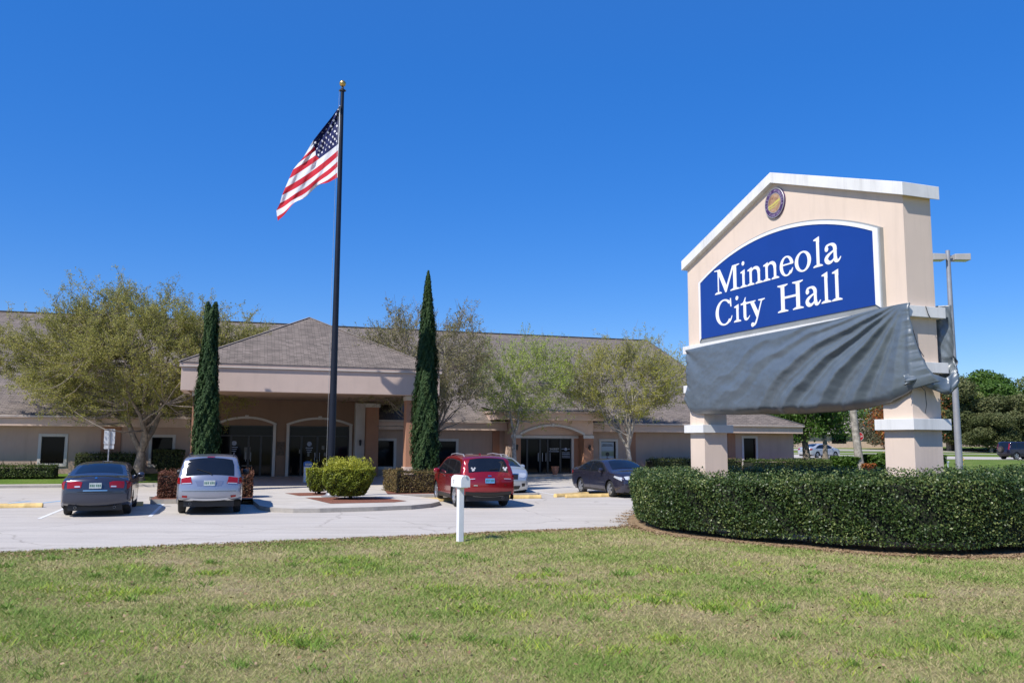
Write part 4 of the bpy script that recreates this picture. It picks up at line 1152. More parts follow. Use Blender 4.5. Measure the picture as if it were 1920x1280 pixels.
    def handles(s, xs, z, mat):
        for x in xs:
            for sg in (-1, 1):
                h = s.hw(x, z)+.012; b = MB(); b.bar((x-.10, sg*h, z), (x+.10, sg*h, z+.01), .03, .025); b.build('door_handle', mat, s.e, bevel=.006)
    def seams(s, lines):
        for ln in lines:
            for (x0, z0), (x1, z1) in zip(ln, ln[1:]):
                l = math.hypot(x1-x0, z1-z0); nx, nz = -(z1-z0)/l*.006, (x1-x0)/l*.006
                s.side('door_gap', [(x0-nx, z0-nz), (x1-nx, z1-nz), (x1+nx, z1+nz), (x0+nx, z0+nz)], m_seam, .003)
    def plate(s, k, w_=.31, h=.155, mat=m_plate, rear=True):
        p = Vector(s.cross(k, 0, .012)); q = Vector(s.cross(k+.2, 0, .012)); d = (q-p).normalized()
        sx = -1 if rear else 1
        b = MB(); c = p
        y = Vector((0, 1, 0)); u = d if d.z > 0 else -d
        n = Vector((sx, 0, 0))
        b.raw([tuple(c + y*a*w_/2 + Vector((0, 0, 1))*bb*h/2 + n*o) for o in (0.0, .018) for a, bb in ((-1, -1), (1, -1), (1, 1), (-1, 1))], [(0,1,2,3), (4,5,6,7), (0,1,5,4), (1,2,6,5), (2,3,7,6), (3,0,4,7)])
        o = b.build('licence_plate', mat, s.e)
        b = MB()
        for i in range(6):
            yy = -.11 + i*.044 + (.012 if i > 2 else -.012)
            b.raw([tuple(c + y*(yy+a*.014) + Vector((0, 0, bb*.032)) + n*.0195) for a, bb in ((-1, -1), (1, -1), (1, 1), (-1, 1))], [(0,1,2,3)])
        b.build('plate_marks', M('plate_green', (.03, .13, .08), .6), o, fix=False)

def sedan(name, loc, hd, label, body, W_=1.83, rear_detail=True, rimmat=None, group=None, spoiler=False):
    P = [(-.88, .33), (-1.04, .42), (-1.08, .62), (-1.06, .86), (-1.0, 1.04), (-.72, 1.10), (-.42, 1.13), (.42, 1.39), (.85, 1.445), (1.45, 1.46), (1.95, 1.38), (2.72, 1.05), (3.25, .96), (3.62, .80), (3.72, .62), (3.72, .42), (3.62, .24)]
    c = Car(name, loc, hd, label, 'car', P, W_, .93, .25, 2.78, .325, body, group=group)
    c.wheels(rimmat)
    # window band and panes
    tri = [(-.28, 1.00), (.10, 1.22), (.52, 1.365), (.95, 1.40), (1.45, 1.405), (1.88, 1.33), (2.45, 1.05), (2.5, .985), (1.2, .965)]
    c.side('window_trim', tri, m_black, .003)
    c.side('side_window', [(.98, 1.0), (1.01, 1.375), (1.43, 1.38), (1.84, 1.31), (2.36, 1.04), (2.38, 1.01)], m_carglass, .008)
    c.side('side_window', [(.12, 1.0), (.14, 1.21), (.52, 1.335), (.92, 1.375), (.92, 1.0)], m_carglass, .008)
    c.side('quarter_window', [(-.17, 1.02), (.10, 1.185), (.08, 1.005)], m_carglass, .008)
    c.wrap('rear_window', [(6.12, -.84), (6.12, .84), (6.5, .86), (7.0, .80), (7.0, -.80), (6.5, -.86)], m_carglass, .006)
    c.wrap('windscreen', [(10.02, -.84), (10.02, .84), (10.5, .88), (10.92, .88), (10.92, -.88), (10.5, -.88)], m_carglass, .006)
    c.mirrors(2.2, 1.0, body)
    c.handles((.45, 1.45), .86, body)
    c.seams([[(.98, .98), (.96, .5), (.98, .30)], [(2.32, .96), (2.35, .5), (2.3, .30)], [(.02, .99), (-.06, .88), (.24, .72), (.36, .52)], [(.36, .29), (2.3, .29)]])
    c.side('sill', [(.42, .205), (2.35, .205), (2.35, .27), (.42, .27)], m_black, .006)
    # rear
    c.wrap('tail_light', [(2.75, .50), (2.72, .985), (3.62, .985), (3.58, .70), (3.45, .46)], m_red, .010, mirror=True)
    c.side('tail_light', [(-1.05, .77), (-.72, .86), (-.70, .93), (-1.03, 1.0)], m_red, .008)
    c.wrap('reversing_lamp', [(2.83, .53), (2.83, .72), (2.98, .72), (2.98, .53)], m_lens, .014, mirror=True)
    c.wrap('trunk_trim', [(2.42, -.42), (2.42, .42), (2.5, .42), (2.5, -.42)], m_chrome, .012)
    c.wrap('trunk_gap', [(4.05, -.9), (4.05, .9), (4.12, .9), (4.12, -.9)], m_seam, .004)
    c.wrap('trunk_gap', [(2.32, -.62), (2.32, .62), (2.36, .62), (2.36, -.62)], m_seam, .004)
    c.wrap('bumper_lower', [(.15, -.72), (.15, .72), (.75, .66), (.75, -.66)], m_black, .006)
    c.plate(2.98)
    c.wrap('emblem', [(3.72, -.05), (3.72, .05), (3.9, .03), (3.9, -.03)], m_chrome, .012)
    for sg in (-1, 1):
        b = MB(); b.lathe([(.03, 0), (.035, 0), (.035, .12)], (-1.07, sg*.5, .27), 'x', 10); b.build('exhaust', m_metal, c.e)
    if spoiler:
        c.wrap('spoiler_gap', [(4.25, -.78), (4.25, .78), (4.45, .78), (4.45, -.78)], m_seam, .014)
    b = MB(); b.prism([(.75, 1.47), (.92, 1.48), (.78, 1.53)], -.02, .02); b.build('roof_antenna', m_black, c.e)
    # front
    c.wrap('headlight', [(13.15, .52), (12.95, .80), (12.9, .97), (13.45, .98), (13.7, .80), (13.68, .56)], m_lens, .010, mirror=True)
    c.side('headlight', [(3.62, .66), (3.15, .80), (3.2, .86), (3.6, .80)], m_lens, .008)
    c.wrap('grille', [(13.4, -.44), (13.4, .44), (14.1, .38), (14.1, -.38)], m_black, .010)
    c.wrap('grille_bar', [(13.62, -.42), (13.62, .42), (13.72, .42), (13.72, -.42)], m_chrome, .018)
    c.wrap('lower_intake', [(14.75, -.6), (14.75, .6), (15.5, .55), (15.5, -.55)], m_black, .010)
    c.wrap('fog_lamp', [(14.7, .70), (14.7, .92), (15.2, .92), (15.2, .72)], m_black, .010, mirror=True)
    c.wrap('bonnet_gap', [(13.02, -.86), (13.02, .86), (13.06, .86), (13.06, -.86)], m_seam, .004)
    return c

def suv(name, loc, hd, label, body, kind, group=None):
    if kind == 'silver':
        P = [(-.86, .44), (-1.02, .50), (-1.06, .68), (-1.03, .90), (-.98, 1.08), (-.80, 1.42), (-.68, 1.60), (-.25, 1.67), (.8, 1.70), (1.6, 1.67), (2.1, 1.56), (2.85, 1.14), (3.35, 1.06), (3.68, .93), (3.78, .72), (3.76, .46), (3.66, .30)]
        W_, wb, wr, z0 = 1.83, 2.89, .355, .26
    elif kind == 'red':
        P = [(-.84, .42), (-1.0, .49), (-1.04, .66), (-1.03, .90), (-.98, 1.08), (-.80, 1.42), (-.66, 1.60), (-.25, 1.67), (.8, 1.69), (1.5, 1.66), (2.0, 1.55), (2.72, 1.16), (3.25, 1.07), (3.58, .93), (3.68, .72), (3.66, .46), (3.56, .30)]
        W_, wb, wr, z0 = 1.89, 2.78, .365, .25
    else:
        P = [(-.98, .34), (-1.10, .44), (-1.14, .66), (-1.12, .95), (-1.08, 1.10), (-.95, 1.48), (-.85, 1.66), (-.4, 1.73), (.9, 1.75), (1.7, 1.72), (2.25, 1.60), (3.25, 1.14), (3.55, 1.04), (3.88, .88), (4.0, .68), (3.98, .44), (3.88, .28)]
        P = [(x, z if z < 1 else 1+(z-1)*.74) for x, z in P]
        W_, wb, wr, z0 = 1.95, 3.05, .34, .24
    cat = 'minivan' if kind == 'van' else 'car'
    c = Car(name, loc, hd, label, cat, P, W_, 1.0, .20, wb, wr, body, z0=z0, group=group, rnd=.06)
    c.wheels()
    zt = P[8][1]-.10; f = wb/2.85
    c.side('window_trim', [(-.78, 1.12), (-.62, 1.42), (-.3, zt-.06), (.8, zt), (1.55, zt-.02), (1.98*f, zt-.12), (2.62*f, 1.12), (2.62*f, 1.05), (1.3, 1.04)], m_black, .003)
    c.side('side_window', [(1.12, 1.08), (1.14, zt-.035), (1.53, zt-.045), (1.92*f, zt-.14), (2.5*f, 1.12), (2.5*f, 1.08)], m_carglass, .008)
    c.side('side_window', [(.16, 1.08), (.10, zt-.06), (.8, zt-.03), (1.06, zt-.03), (1.05, 1.08)], m_carglass, .008)
    c.side('quarter_window', [(-.66, 1.16), (-.52, 1.42), (-.28, zt-.10), (.02, zt-.07), (.06, 1.10)], m_carglass, .008)
    c.wrap('windscreen', [(10.05, -.84), (10.05, .84), (10.5, .88), (10.92, .88), (10.92, -.88), (10.5, -.88)], m_carglass, .006)
    if kind == 'silver':
        c.wrap('rear_window', [(4.08, -.86), (4.08, .86), (5.0, .91), (5.72, .88), (5.72, -.88), (5.0, -.91)], m_carglass, .007)
        c.wrap('high_brake_light', [(5.80, -.16), (5.80, .16), (5.95, .15), (5.95, -.15)], m_red, .012)
        c.wrap('tail_light', [(2.95, .60), (2.95, .985), (3.95, .985), (3.98, .66)], m_red, .012, mirror=True)
        c.side('tail_light', [(-1.03, .90), (-.80, .93), (-.76, 1.06), (-1.0, 1.10)], m_red, .010)
        c.wrap('reversing_lamp', [(2.98, .63), (2.98, .96), (3.10, .96), (3.10, .63)], m_lens, .016, mirror=True)
        c.wrap('number_recess', [(2.65, -.42), (2.65, .42), (3.35, .50), (3.35, -.50)], m_seamsilver, .004)
        c.wrap('bumper_trim', [(.45, -.80), (.62, -.90), (1.28, -.62), (1.28, .62), (.62, .90), (.45, .80), (1.02, .54), (1.02, -.54)], m_silverbright, .020)
        c.wrap('bumper_lower', [(.02, -.80), (.02, .80), (.7, .80), (1.12, .58), (1.12, -.58), (.7, -.80)], m_black, .010)
        c.wrap('reflector', [(1.22, .76), (1.22, .94), (1.5, .94), (1.5, .76)], m_red, .012, mirror=True)
        c.wrap('bumper_gap', [(2.05, -.95), (2.05, .95), (2.09, .95), (2.09, -.95)], m_seam, .004)
        c.plate(3.0)
        b = MB(); a0 = Vector(c.cross(4.2, .0, .03)); a1 = Vector(c.cross(4.55, .50, .03)); b.bar(a0 + Vector((0, -.06, -.07)), a0, .025); b.bar(a0, a1, .016, .016); b.build('rear_wiper', m_black, c.e)
    elif kind == 'red':
        c.wrap('rear_window', [(4.18, -.84), (4.18, .84), (5.0, .88), (5.66, .82), (5.66, -.82), (5.0, -.88)], m_carglass, .007)
        c.wrap('tail_light', [(3.05, .62), (3.05, .985), (3.62, .985), (3.62, .66)], m_red, .012, mirror=True)
        c.side('tail_light', [(-1.03, .92), (-.66, .98), (-.66, 1.06), (-1.0, 1.08)], m_red, .010)
        c.wrap('reversing_lamp', [(3.18, .60), (3.18, .92), (3.30, .92), (3.30, .60)], m_lens, .018, mirror=True)
        c.wrap('bumper_lower', [(.08, -.90), (.08, .90), (1.45, .97), (1.45, -.97)], m_black, .012)
        c.wrap('bumper_trim', [(.55, -.62), (.85, -.62), (.85, .62), (.55, .62)], m_silverplastic, .02)
        c.wrap('bumper_gap', [(1.5, -.60), (1.5, .60), (1.54, .60), (1.54, -.60)], m_seam, .004)
        c.wrap('tailgate_script', [(2.32, .50), (2.32, .66), (2.42, .66), (2.42, .50)], m_chrome, .012)
        c.wrap('tailgate_script', [(2.38, -.72), (2.38, -.60), (2.46, -.60), (2.46, -.72)], m_chrome, .012)
        c.wrap('emblem', [(3.55, -.07), (3.55, .07), (3.72, .07), (3.72, -.07)], m_chrome, .012)
        c.plate(2.92, mat=M('plate_blue', (.10, .30, .55), .5, var=.3, scale=20))
        c.side('cladding', [(-.88, .26), (-.42, .26), (-.42, .40), (-.9, .44)], m_black, .008); c.side('cladding', [(.42, .255), (wb-.42, .255), (wb-.42, .40), (.42, .40)], m_black, .008)
        b = MB(); a0 = Vector(c.cross(4.3, .0, .03)); a1 = Vector(c.cross(4.4, -.42, .03)); b.bar(a0, a1, .018, .016); b.build('rear_wiper', m_black, c.e)
        # small white decals on the glass
        m_dec = M('decal_white', (.7, .7, .7), .6)
        for (k, u) in ((4.36, .66), (4.40, -.72)):
            p = c.cross(k, u, .02); b = MB(); b.lathe([(.001, -.004), (.05, -.004)], p, 'x', 12); b.lathe([(.001, -.004), (.03, -.004)], (p[0]+.01, p[1]+.05, p[2]+.06), 'x', 10); b.lathe([(.001, -.004), (.03, -.004)], (p[0]+.01, p[1]-.05, p[2]+.06), 'x', 10); b.build('decal', m_dec, c.e)
        b = MB(); b.prism([(.05, 1.70), (.22, 1.71), (.10, 1.77)], -.02, .02); b.build('roof_antenna', body, c.e)
    else:
        c.wrap('rear_window', [(4.3, -.84), (4.3, .84), (5.66, .82), (5.66, -.82)], m_carglass, .007)
        c.wrap('tail_light', [(3.0, .75), (3.0, .985), (4.3, .985), (4.3, .80)], m_red, .012, mirror=True)
        c.plate(2.9)
    # front faces
    c.wrap('headlight', [(13.1, .58), (12.95, .82), (12.9, .97), (13.6, .98), (13.85, .78), (13.75, .56)], m_lens, .010, mirror=True)
    c.side('headlight', [(P[13][0]-.02, P[13][1]-.22), (P[13][0]-.45, P[13][1]-.06), (P[13][0]-.4, P[13][1]), (P[13][0]-.04, P[13][1]-.05)], m_lens, .008)
    c.wrap('grille', [(13.3, -.5), (13.3, .5), (14.05, .46), (14.05, -.46)], m_black, .010)
    c.wrap('grille_bar', [(13.25, -.52), (13.25, .52), (13.34, .52), (13.34, -.52)], m_chrome, .016)
    c.wrap('lower_intake', [(14.9, -.62), (14.9, .62), (15.5, .56), (15.5, -.56)], m_black, .010)
    c.wrap('fog_lamp', [(14.6, .72), (14.6, .92), (15.1, .92), (15.1, .74)], m_black, .010, mirror=True)
    c.mirrors(2.22*f, 1.08, m_black if kind == 'silver' else body, 1.15)
    c.handles((.42, 1.4), .98, m_chrome if kind != 'silver' else body)
    c.seams([[(1.09, 1.05), (1.07, .6), (1.1, .36)], [(wb-.42, 1.0), (wb-.4, .6), (wb-.45, .36)], [(.1, 1.06), (.02, .92), (.36, .72), (.42, .5)]])
    for sg in (-1, 1):
        y = sg*(W_/2-.20-.09); b = MB()
        b.tube([(-.35, y, P[7][1]-.02), (-.2, y, P[7][1]+.06), (.8, y, P[8][1]+.07), (1.45, y, P[9][1]+.06), (1.6, y, P[9][1]-.02)], .018, 6); b.build('roof_rail', m_metal if kind != 'silver' else m_black, c.e)
    b = MB(); b.lathe([(.035, 0), (.04, 0), (.04, .14)], (-.96, -.52 if kind == 'red' else .52, .33), 'x', 10); b.build('exhaust', m_metal, c.e)
    return c
m_silverbright = M('skid_plate_silver', (.66, .66, .66), .4, var=.05)
m_seamsilver = paint('recess_silver', (.20, .22, .30), .4, .3)

hd = -R(17.4)
def at(x, y, dz=0): return (x, y, gz(y)+.004+dz)
sedan('blue_sedan', at(-11.40, 23.95), -R(20.5), 'blue grey sedan parked nose-in at the far left, seen from behind', paint('paint_blue_grey', (.042, .050, .078), .5, .25), spoiler=True)
suv('silver_crossover', at(-8.60, 24.75), hd, 'silver crossover parked nose-in next to the blue sedan, seen from behind', paint('paint_silver', (.33, .35, .41), .6, .28), 'silver')
suv('red_crossover', at(-.99, 27.75), hd, 'dark red crossover behind the white mailbox', paint('paint_red', (.25, .005, .011), .3, .22), 'red')
vd = (R(162.6)); fw = Vector((math.sin(vd), math.cos(vd), 0)); p = Vector((-.30, 33.2, 0)) - fw*3.05
suv('silver_minivan', at(p.x, p.y), vd, 'pale silver minivan facing out, mostly hidden behind the red crossover', paint('paint_pale_silver', (.50, .53, .56), .5, .28), 'van')
sedan('dark_grey_sedan', at(3.62, 35.45), R(160), 'dark grey sedan facing the camera between the arched entrance and the big hedge', paint('paint_charcoal', (.040, .038, .060), .5, .25), W_=1.85)
sedan('pale_sedan', at(30.0, 86.2), R(60), 'pale silver sedan on the far street, seen under the sign left of the palm', paint('paint_far_silver', (.55, .57, .60), .4, .3))
sedan('white_sedan', at(25.3, 91.5), R(98), 'white sedan on the far street, cut off by the corner of the hall', paint('paint_far_white', (.75, .75, .76), .1, .3))
# dark boxy off-roader at the right edge
def boxy(loc, hd_):
    P = [(-.70, .45), (-.80, .55), (-.82, .75), (-.80, .98), (-.76, 1.12), (-.66, 1.45), (-.58, 1.72), (-.30, 1.78), (.8, 1.80), (1.6, 1.79), (1.95, 1.70), (2.35, 1.22), (2.9, 1.15), (3.35, 1.08), (3.42, .8), (3.42, .55), (3.35, .42)]
    c = Car('dark_offroader', loc, hd_, 'very dark boxy off-roader with a spare wheel on its back at the right edge', 'car', P, 1.80, 1.05, .12, 2.6, .37, paint('paint_black', (.018, .014, .035), .4, .25), z0=.36)
    c.wheels()
    c.side('window_trim', [(-.62, 1.18), (-.5, 1.66), (.8, 1.70), (1.7, 1.68), (2.2, 1.2), (2.2, 1.14)], m_black, .003)
    c.side('side_window', [(1.05, 1.18), (1.05, 1.66), (1.68, 1.64), (2.1, 1.22)], m_carglass, .008); c.side('side_window', [(.12, 1.18), (.12, 1.66), (.98, 1.67), (.98, 1.18)], m_carglass, .008)
    c.side('quarter_window', [(-.55, 1.2), (-.44, 1.63), (.05, 1.65), (.05, 1.18)], m_carglass, .008)
    c.wrap('rear_window', [(4.3, -.80), (4.3, .80), (5.7, .80), (5.7, -.80)], m_carglass, .007)
    c.wrap('windscreen', [(10.05, -.84), (10.05, .84), (10.92, .88), (10.92, -.88)], m_carglass, .006)
    c.wrap('tail_light', [(3.3, .86), (3.3, .99), (5.5, .99), (5.5, .88)], m_red, .012, mirror=True)
    c.wrap('bumper_lower', [(.1, -.95), (.1, .95), (1.3, .96), (1.3, -.96)], m_black, .02)
    b = MB(); b.lathe([(.001, -1.12), (.16, -1.12), (.30, -1.10), (.35, -1.04), (.35, -.92), (.30, -.88)], (0, .12, 1.02), 'x', 24); sw = b.build('spare_wheel', m_tyre, c.e, smooth=40)
    b = MB(); b.lathe([(.001, -1.135), (.22, -1.135), (.24, -1.12)], (0, .12, 1.02), 'x', 24); b.build('cover', M('spare_cover', (.09, .07, .06), .5), sw)
    c.mirrors(2.05, 1.2, m_black); c.handles((.4, 1.3), 1.05, m_black)
boxy(at(48.3, 83.4), R(74))

# ------------------------------------------------------------------ vegetation
def unit(v): return v / np.maximum(np.linalg.norm(v, axis=1, keepdims=True), 1e-9)
def leaves(name, C, size, rs, normal=None, nj=1.0, aspect=.55, up=None, rnd=None, smooth=False):
    """one four-cornered leaf at every centre C"""
    n = len(C); C = np.asarray(C)
    nr = rs.normal(size=(n, 3))
    if normal is not None: nr = normal + nj*unit(nr)
    nr = unit(nr)
    a = rs.normal(size=(n, 3)) if up is None else up + .35*rs.normal(size=(n, 3))
    a = unit(a - (a*nr).sum(1, keepdims=True)*nr); b = np.cross(nr, a)
    sz = (np.asarray(size)*(0.65+.7*rs.random(n)))[:, None]
    V = np.empty((n, 4, 3)); V[:, 0] = C - a*sz*.5; V[:, 1] = C + b*sz*aspect*.5 - a*sz*.05 + nr*sz*.06; V[:, 2] = C + a*sz*.5; V[:, 3] = C - b*sz*aspect*.5 - a*sz*.05 + nr*sz*.06
    F = np.arange(n*4).reshape(n, 4)
    r_ = rs.random(n) if rnd is None else np.clip(rnd, 0, 1)
    return npmesh(name, V.reshape(-1, 3), F, np.repeat(r_, 4), smooth)

def grow(rs, base, levels, env=None, trunk_r=.2, first_dir=(0, 0, 1), trop=.1, wob=.18):
    """recursive branching: returns list of polylines (pts, r0, r1, level)"""
    out = []
    def rec(p, d, lv, r):
        L, nch, ang, nst = levels[lv]
        L = L*(.75+.5*rs.random()); pts = [p.copy()]; dd = d.copy(); q = p.copy()
        for i in range(nst):
            dd = dd + rs.normal(size=3)*wob*(1 if lv else .4) + np.array([0, 0, trop if lv > 0 else 0.05]); dd /= np.linalg.norm(dd)
            q = q + dd*L/nst
            if env is not None and lv > 0 and (lv > 1 or q[2] > 3.6) and not env(q): 
                pts.append(q.copy()); break
            pts.append(q.copy())
        r1 = r*(.62 if lv == 0 else .35)
        out.append((pts, r, r1, lv))
        if lv+1 < len(levels):
            m_ = len(pts)
            for k in range(nch):
                f = (.98 if lv == 0 else .25+.75*(k+rs.random()*.6)/nch)
                f = min(f, 1); x = f*(m_-1); i = min(int(x), m_-2); t = x-i
                s = pts[i]*(1-t)+pts[i+1]*t
                ax = dd; az = 2*PI*(k+rs.random()*.7)/nch + lv
                e1 = np.cross(ax, [0, 0, 1.0]) if abs(ax[2]) < .95 else np.cross(ax, [1.0, 0, 0]); e1 /= np.linalg.norm(e1); e2 = np.cross(ax, e1)
                an = R(ang)*(.7+.6*rs.random())
                nd = ax*math.cos(an) + (e1*math.cos(az)+e2*math.sin(az))*math.sin(an)
                rec(s, nd/np.linalg.norm(nd), lv+1, (r1 + (r-r1)*(1-f))*(.72 if lv == 0 else .6))
    rec(np.array(base, float), np.array(first_dir, float), 0, trunk_r)
    return out

def branches_mesh(name, segs, sides=(9, 7, 5, 4, 3, 3)):
    b = MB()
    for pts, r0, r1, lv in segs:
        n = len(pts)
        rs_ = [max(.004, r0+(r1-r0)*i/(n-1)) for i in range(n)]
        if lv == 0: rs_[0] *= 1.35
        b.tube(pts, rs_, sides[lv], cap=False)
    me = b.mesh(name); me.polygons.foreach_set('use_smooth', [True]*len(me.polygons)); return me

def tree(name, loc, label, cat, levels, env, seed, trunk_r, nleaf, lsize, mat, bark, leaf_lv=3, spread=.12, trop=.1, group=None, wob=.18, lean=(0, 0, 1), side_filter=None):
    rs = np.random.RandomState(seed)
    e_ = empty(name, loc); tag(e_, label, cat, group)
    segs = grow(rs, (0, 0, -.1), levels, env, trunk_r, trop=trop, wob=wob, first_dir=lean)
    mk('trunk', branches_mesh('trunk', segs), bark, e_)
    A = []; B = []
    for pts, r0, r1, lv in segs:
        if lv >= leaf_lv:
            for a, c in zip(pts, pts[1:]): A.append(a); B.append(c)
    A = np.array(A); B = np.array(B); L = np.linalg.norm(B-A, axis=1); idx = rs.choice(len(A), nleaf, p=L/L.sum())
    t = rs.random((nleaf, 1)); C = A[idx]*(1-t)+B[idx]*t + rs.normal(size=(nleaf, 3))*spread
    # clumps share a tint
    cl = rs.random(len(A)); r_ = .55*cl[idx] + .45*rs.random(nleaf)
    me = leaves('crown', C, lsize, rs, rnd=r_)
    mk('crown', me, mat, e_)
    return e_
def ell(cx, cy, cz, rx, ry, rz_, low=0):
    def f(p): return ((p[0]-cx)/rx)**2 + ((p[1]-cy)/ry)**2 + ((p[2]-cz)/rz_)**2 < 1 + .25*math.sin(p[0]*2.1+p[1]*1.3)*math.cos(p[2]*1.9) and p[2] > low
    return f

lm_olive = leafmat('leaf_olive', (.19, .19, .04), (.37, .36, .09), (.46, .39, .13), .42, .6)
lm_lime = leafmat('leaf_lime', (.25, .32, .05), (.41, .50, .09), (.46, .48, .15), .45, .6)
lm_brown = leafmat('leaf_sparse', (.16, .16, .065), (.28, .26, .11), (.36, .28, .12), .35, .7)
lm_gold = leafmat('leaf_gold', (.23, .245, .04), (.41, .40, .08), (.48, .40, .12), .4, .6)
lm_green = leafmat('leaf_green', (.045, .10, .015), (.09, .17, .025), (.15, .24, .05), .35, .5)
lm_dark = leafmat('leaf_dark', (.04, .055, .018), (.08, .10, .03), (.15, .16, .06), .2, .6)
lm_mid = leafmat('leaf_mid', (.07, .10, .025), (.14, .18, .045), (.23, .25, .09), .3, .6)
lm_grey = leafmat('leaf_brush', (.10, .095, .055), (.16, .15, .08), (.24, .21, .13), .2, .7)
lm_rust = leafmat('leaf_rust', (.34, .06, .025), (.38, .14, .04), (.40, .38, .08), .35, .6)

def bp(t, d): p = W(t, d); return (p.x, p.y, gz(p.y)+.1)
def bp(t, d): p = W(t, d); return (p.x, p.y, gz(p.y)+.1)
def spring_tree(loc, label, trunk_levels, ctr, rad, seed, trunk_r, ncl, nleaf, lsize, mat, bark, shoot=.9, top=.35):
    """vase of limbs whose fine sprays fill a crown of the given centre and radii"""
    rs = np.random.RandomState(seed); e_ = empty('elm_tree', loc); tag(e_, label, 'tree', 'trees in front of the hall')
    cx, cy, cz = ctr; rx, ry, rz_ = rad
    def env(q): return ((q[0]-cx)/rx)**2+((q[1]-cy)/ry)**2+((q[2]-cz)/rz_)**2 < .62 or q[2] < cz-rz_*.75
    segs = grow(rs, (0, 0, -.1), trunk_levels, env, trunk_r, trop=.06, wob=.15)
    SP = np.array([p for pts, r0, r1, lv in segs if lv >= 1 for p in pts[1:]]); SL = np.array([r0 for pts, r0, r1, lv in segs if lv >= 1 for p in pts[1:]])
    th = rs.random(ncl)*2*PI; u = rs.random(ncl)*2-1; rr = (.35+.65*rs.random(ncl))**.55
    lob = 1 + .16*np.sin(th*3+seed)*np.cos(u*4) + .10*np.sin(th*5-u*6+seed*2)
    s_ = np.sqrt(1-u*u); C = np.stack([cx+rx*rr*lob*s_*np.cos(th), cy+ry*rr*lob*s_*np.sin(th), cz+rz_*rr*lob*u], 1)
    C = C[C[:, 2] > cz-rz_*.82]
    tw = []; LA = []; LB = []; LT = []
    for c in C:
        d = SP-c; d2 = (d**2).sum(1)+np.where(SP[:, 2] > c[2], 2.5, 0); i = int(np.argmin(d2)); p = SP[i]
        L = math.sqrt(((c-p)**2).sum()); n = max(3, int(L/.45)); perp = rs.normal(size=3)*.10*L; tint = rs.random()
        pts = [p+(c-p)*t+perp*math.sin(PI*t)+np.array([0, 0, -.10*L*math.sin(PI*t)]) for t in np.linspace(0, 1, n+1)]
        tw.append((pts, min(SL[i]*.5, .035), .010, 3))
        for q in range(1, len(pts)):
            if q >= len(pts)*.45: LA.append(pts[q-1]); LB.append(pts[q]); LT.append(tint)
        out = np.array([(c[0]-cx)/rx, (c[1]-cy)/ry, .25+(c[2]-cz)/rz_*.6]); out /= np.linalg.norm(out)+1e-6
        for k in range(rs.randint(4, 8)):
            dd = out*.75 + rs.normal(size=3)*.62 + np.array([0, 0, .28]); dd /= np.linalg.norm(dd); ln = shoot*(.45+.8*rs.random()); q = c.copy() if rs.random() < .6 else pts[-2].copy(); pp = [q]
            for j in range(4): dd = dd+rs.normal(size=3)*.16+np.array([0, 0, .05]); dd /= np.linalg.norm(dd); q = q+dd*ln/4; pp.append(q)
            tw.append((pp, .010, .003, 4))
            for j in range(1, 5): LA.append(pp[j-1]); LB.append(pp[j]); LT.append(tint)
    # a few bare whips above the crown
    for k in range(int(len(C)*.10)):
        c = C[rs.randint(len(C))]
        if c[2] < cz+rz_*.3: continue
        dd = np.array([rs.normal()*.3, rs.normal()*.3, 1.]); q = c.copy(); pp = [q]
        for j in range(4): q = q+dd/np.linalg.norm(dd)*.35; dd = dd+rs.normal(size=3)*.15; pp.append(q)
        tw.append((pp, .012, .003, 4)); LA.append(pp[2]); LB.append(pp[3]); LT.append(.9)
    mk('trunk', branches_mesh('trunk', segs+tw), bark, e_)
    A = np.array(LA); B = np.array(LB); T = np.array(LT); Ln = np.linalg.norm(B-A, axis=1); k4 = nleaf//4; nleaf = k4*4; idx = np.repeat(rs.choice(len(A), k4, p=Ln/Ln.sum()), 4); t = np.repeat(rs.random((k4, 1)), 4, 0)
    Cc = A[idx]*(1-t)+B[idx]*t+np.repeat(rs.normal(size=(k4, 3))*.055, 4, 0)+rs.normal(size=(nleaf, 3))*.045
    mk('crown', leaves('crown', Cc, lsize, rs, rnd=.5*T[idx]+.5*rs.random(nleaf)), mat, e_)
spring_tree((-17.0, 39.3, .25), 'wide olive-leaved tree on the far left in front of the hall', [(1.6, 6, 34, 5), (4.4, 5, 38, 7), (2.6, 0, 40, 5)], (-.3, 0, 5.45), (6.3, 4.3, 3.05), 11, .29, 760, 270000, .066, lm_olive, m_bark)
spring_tree(bp(10.9, 3.8), 'thin-leaved brownish tree behind the right cypress', [(1.9, 5, 36, 5), (4.0, 5, 38, 6), (2.2, 0, 40, 5)], (-.5, 0, 5.6), (3.6, 3.0, 2.45), 23, .18, 300, 52000, .07, lm_brown, m_bark, 1.0)
spring_tree(bp(15.85, 5.8), 'young tree with lime green leaves left of the arched entrance', [(1.9, 4, 26, 5), (3.0, 5, 34, 6), (1.8, 0, 40, 5)], (.5, 0, 4.95), (2.9, 2.6, 2.25), 37, .15, 230, 36000, .07, lm_lime, m_barkpale, .85)
spring_tree(bp(22.2, 5.6), 'spreading tree with golden olive leaves right of the arched entrance', [(1.8, 5, 32, 5), (3.4, 5, 38, 6), (2.1, 0, 40, 5)], (-.2, 0, 5.0), (3.7, 3.0, 2.2), 41, .19, 340, 56000, .07, lm_gold, m_barkpale, .9)

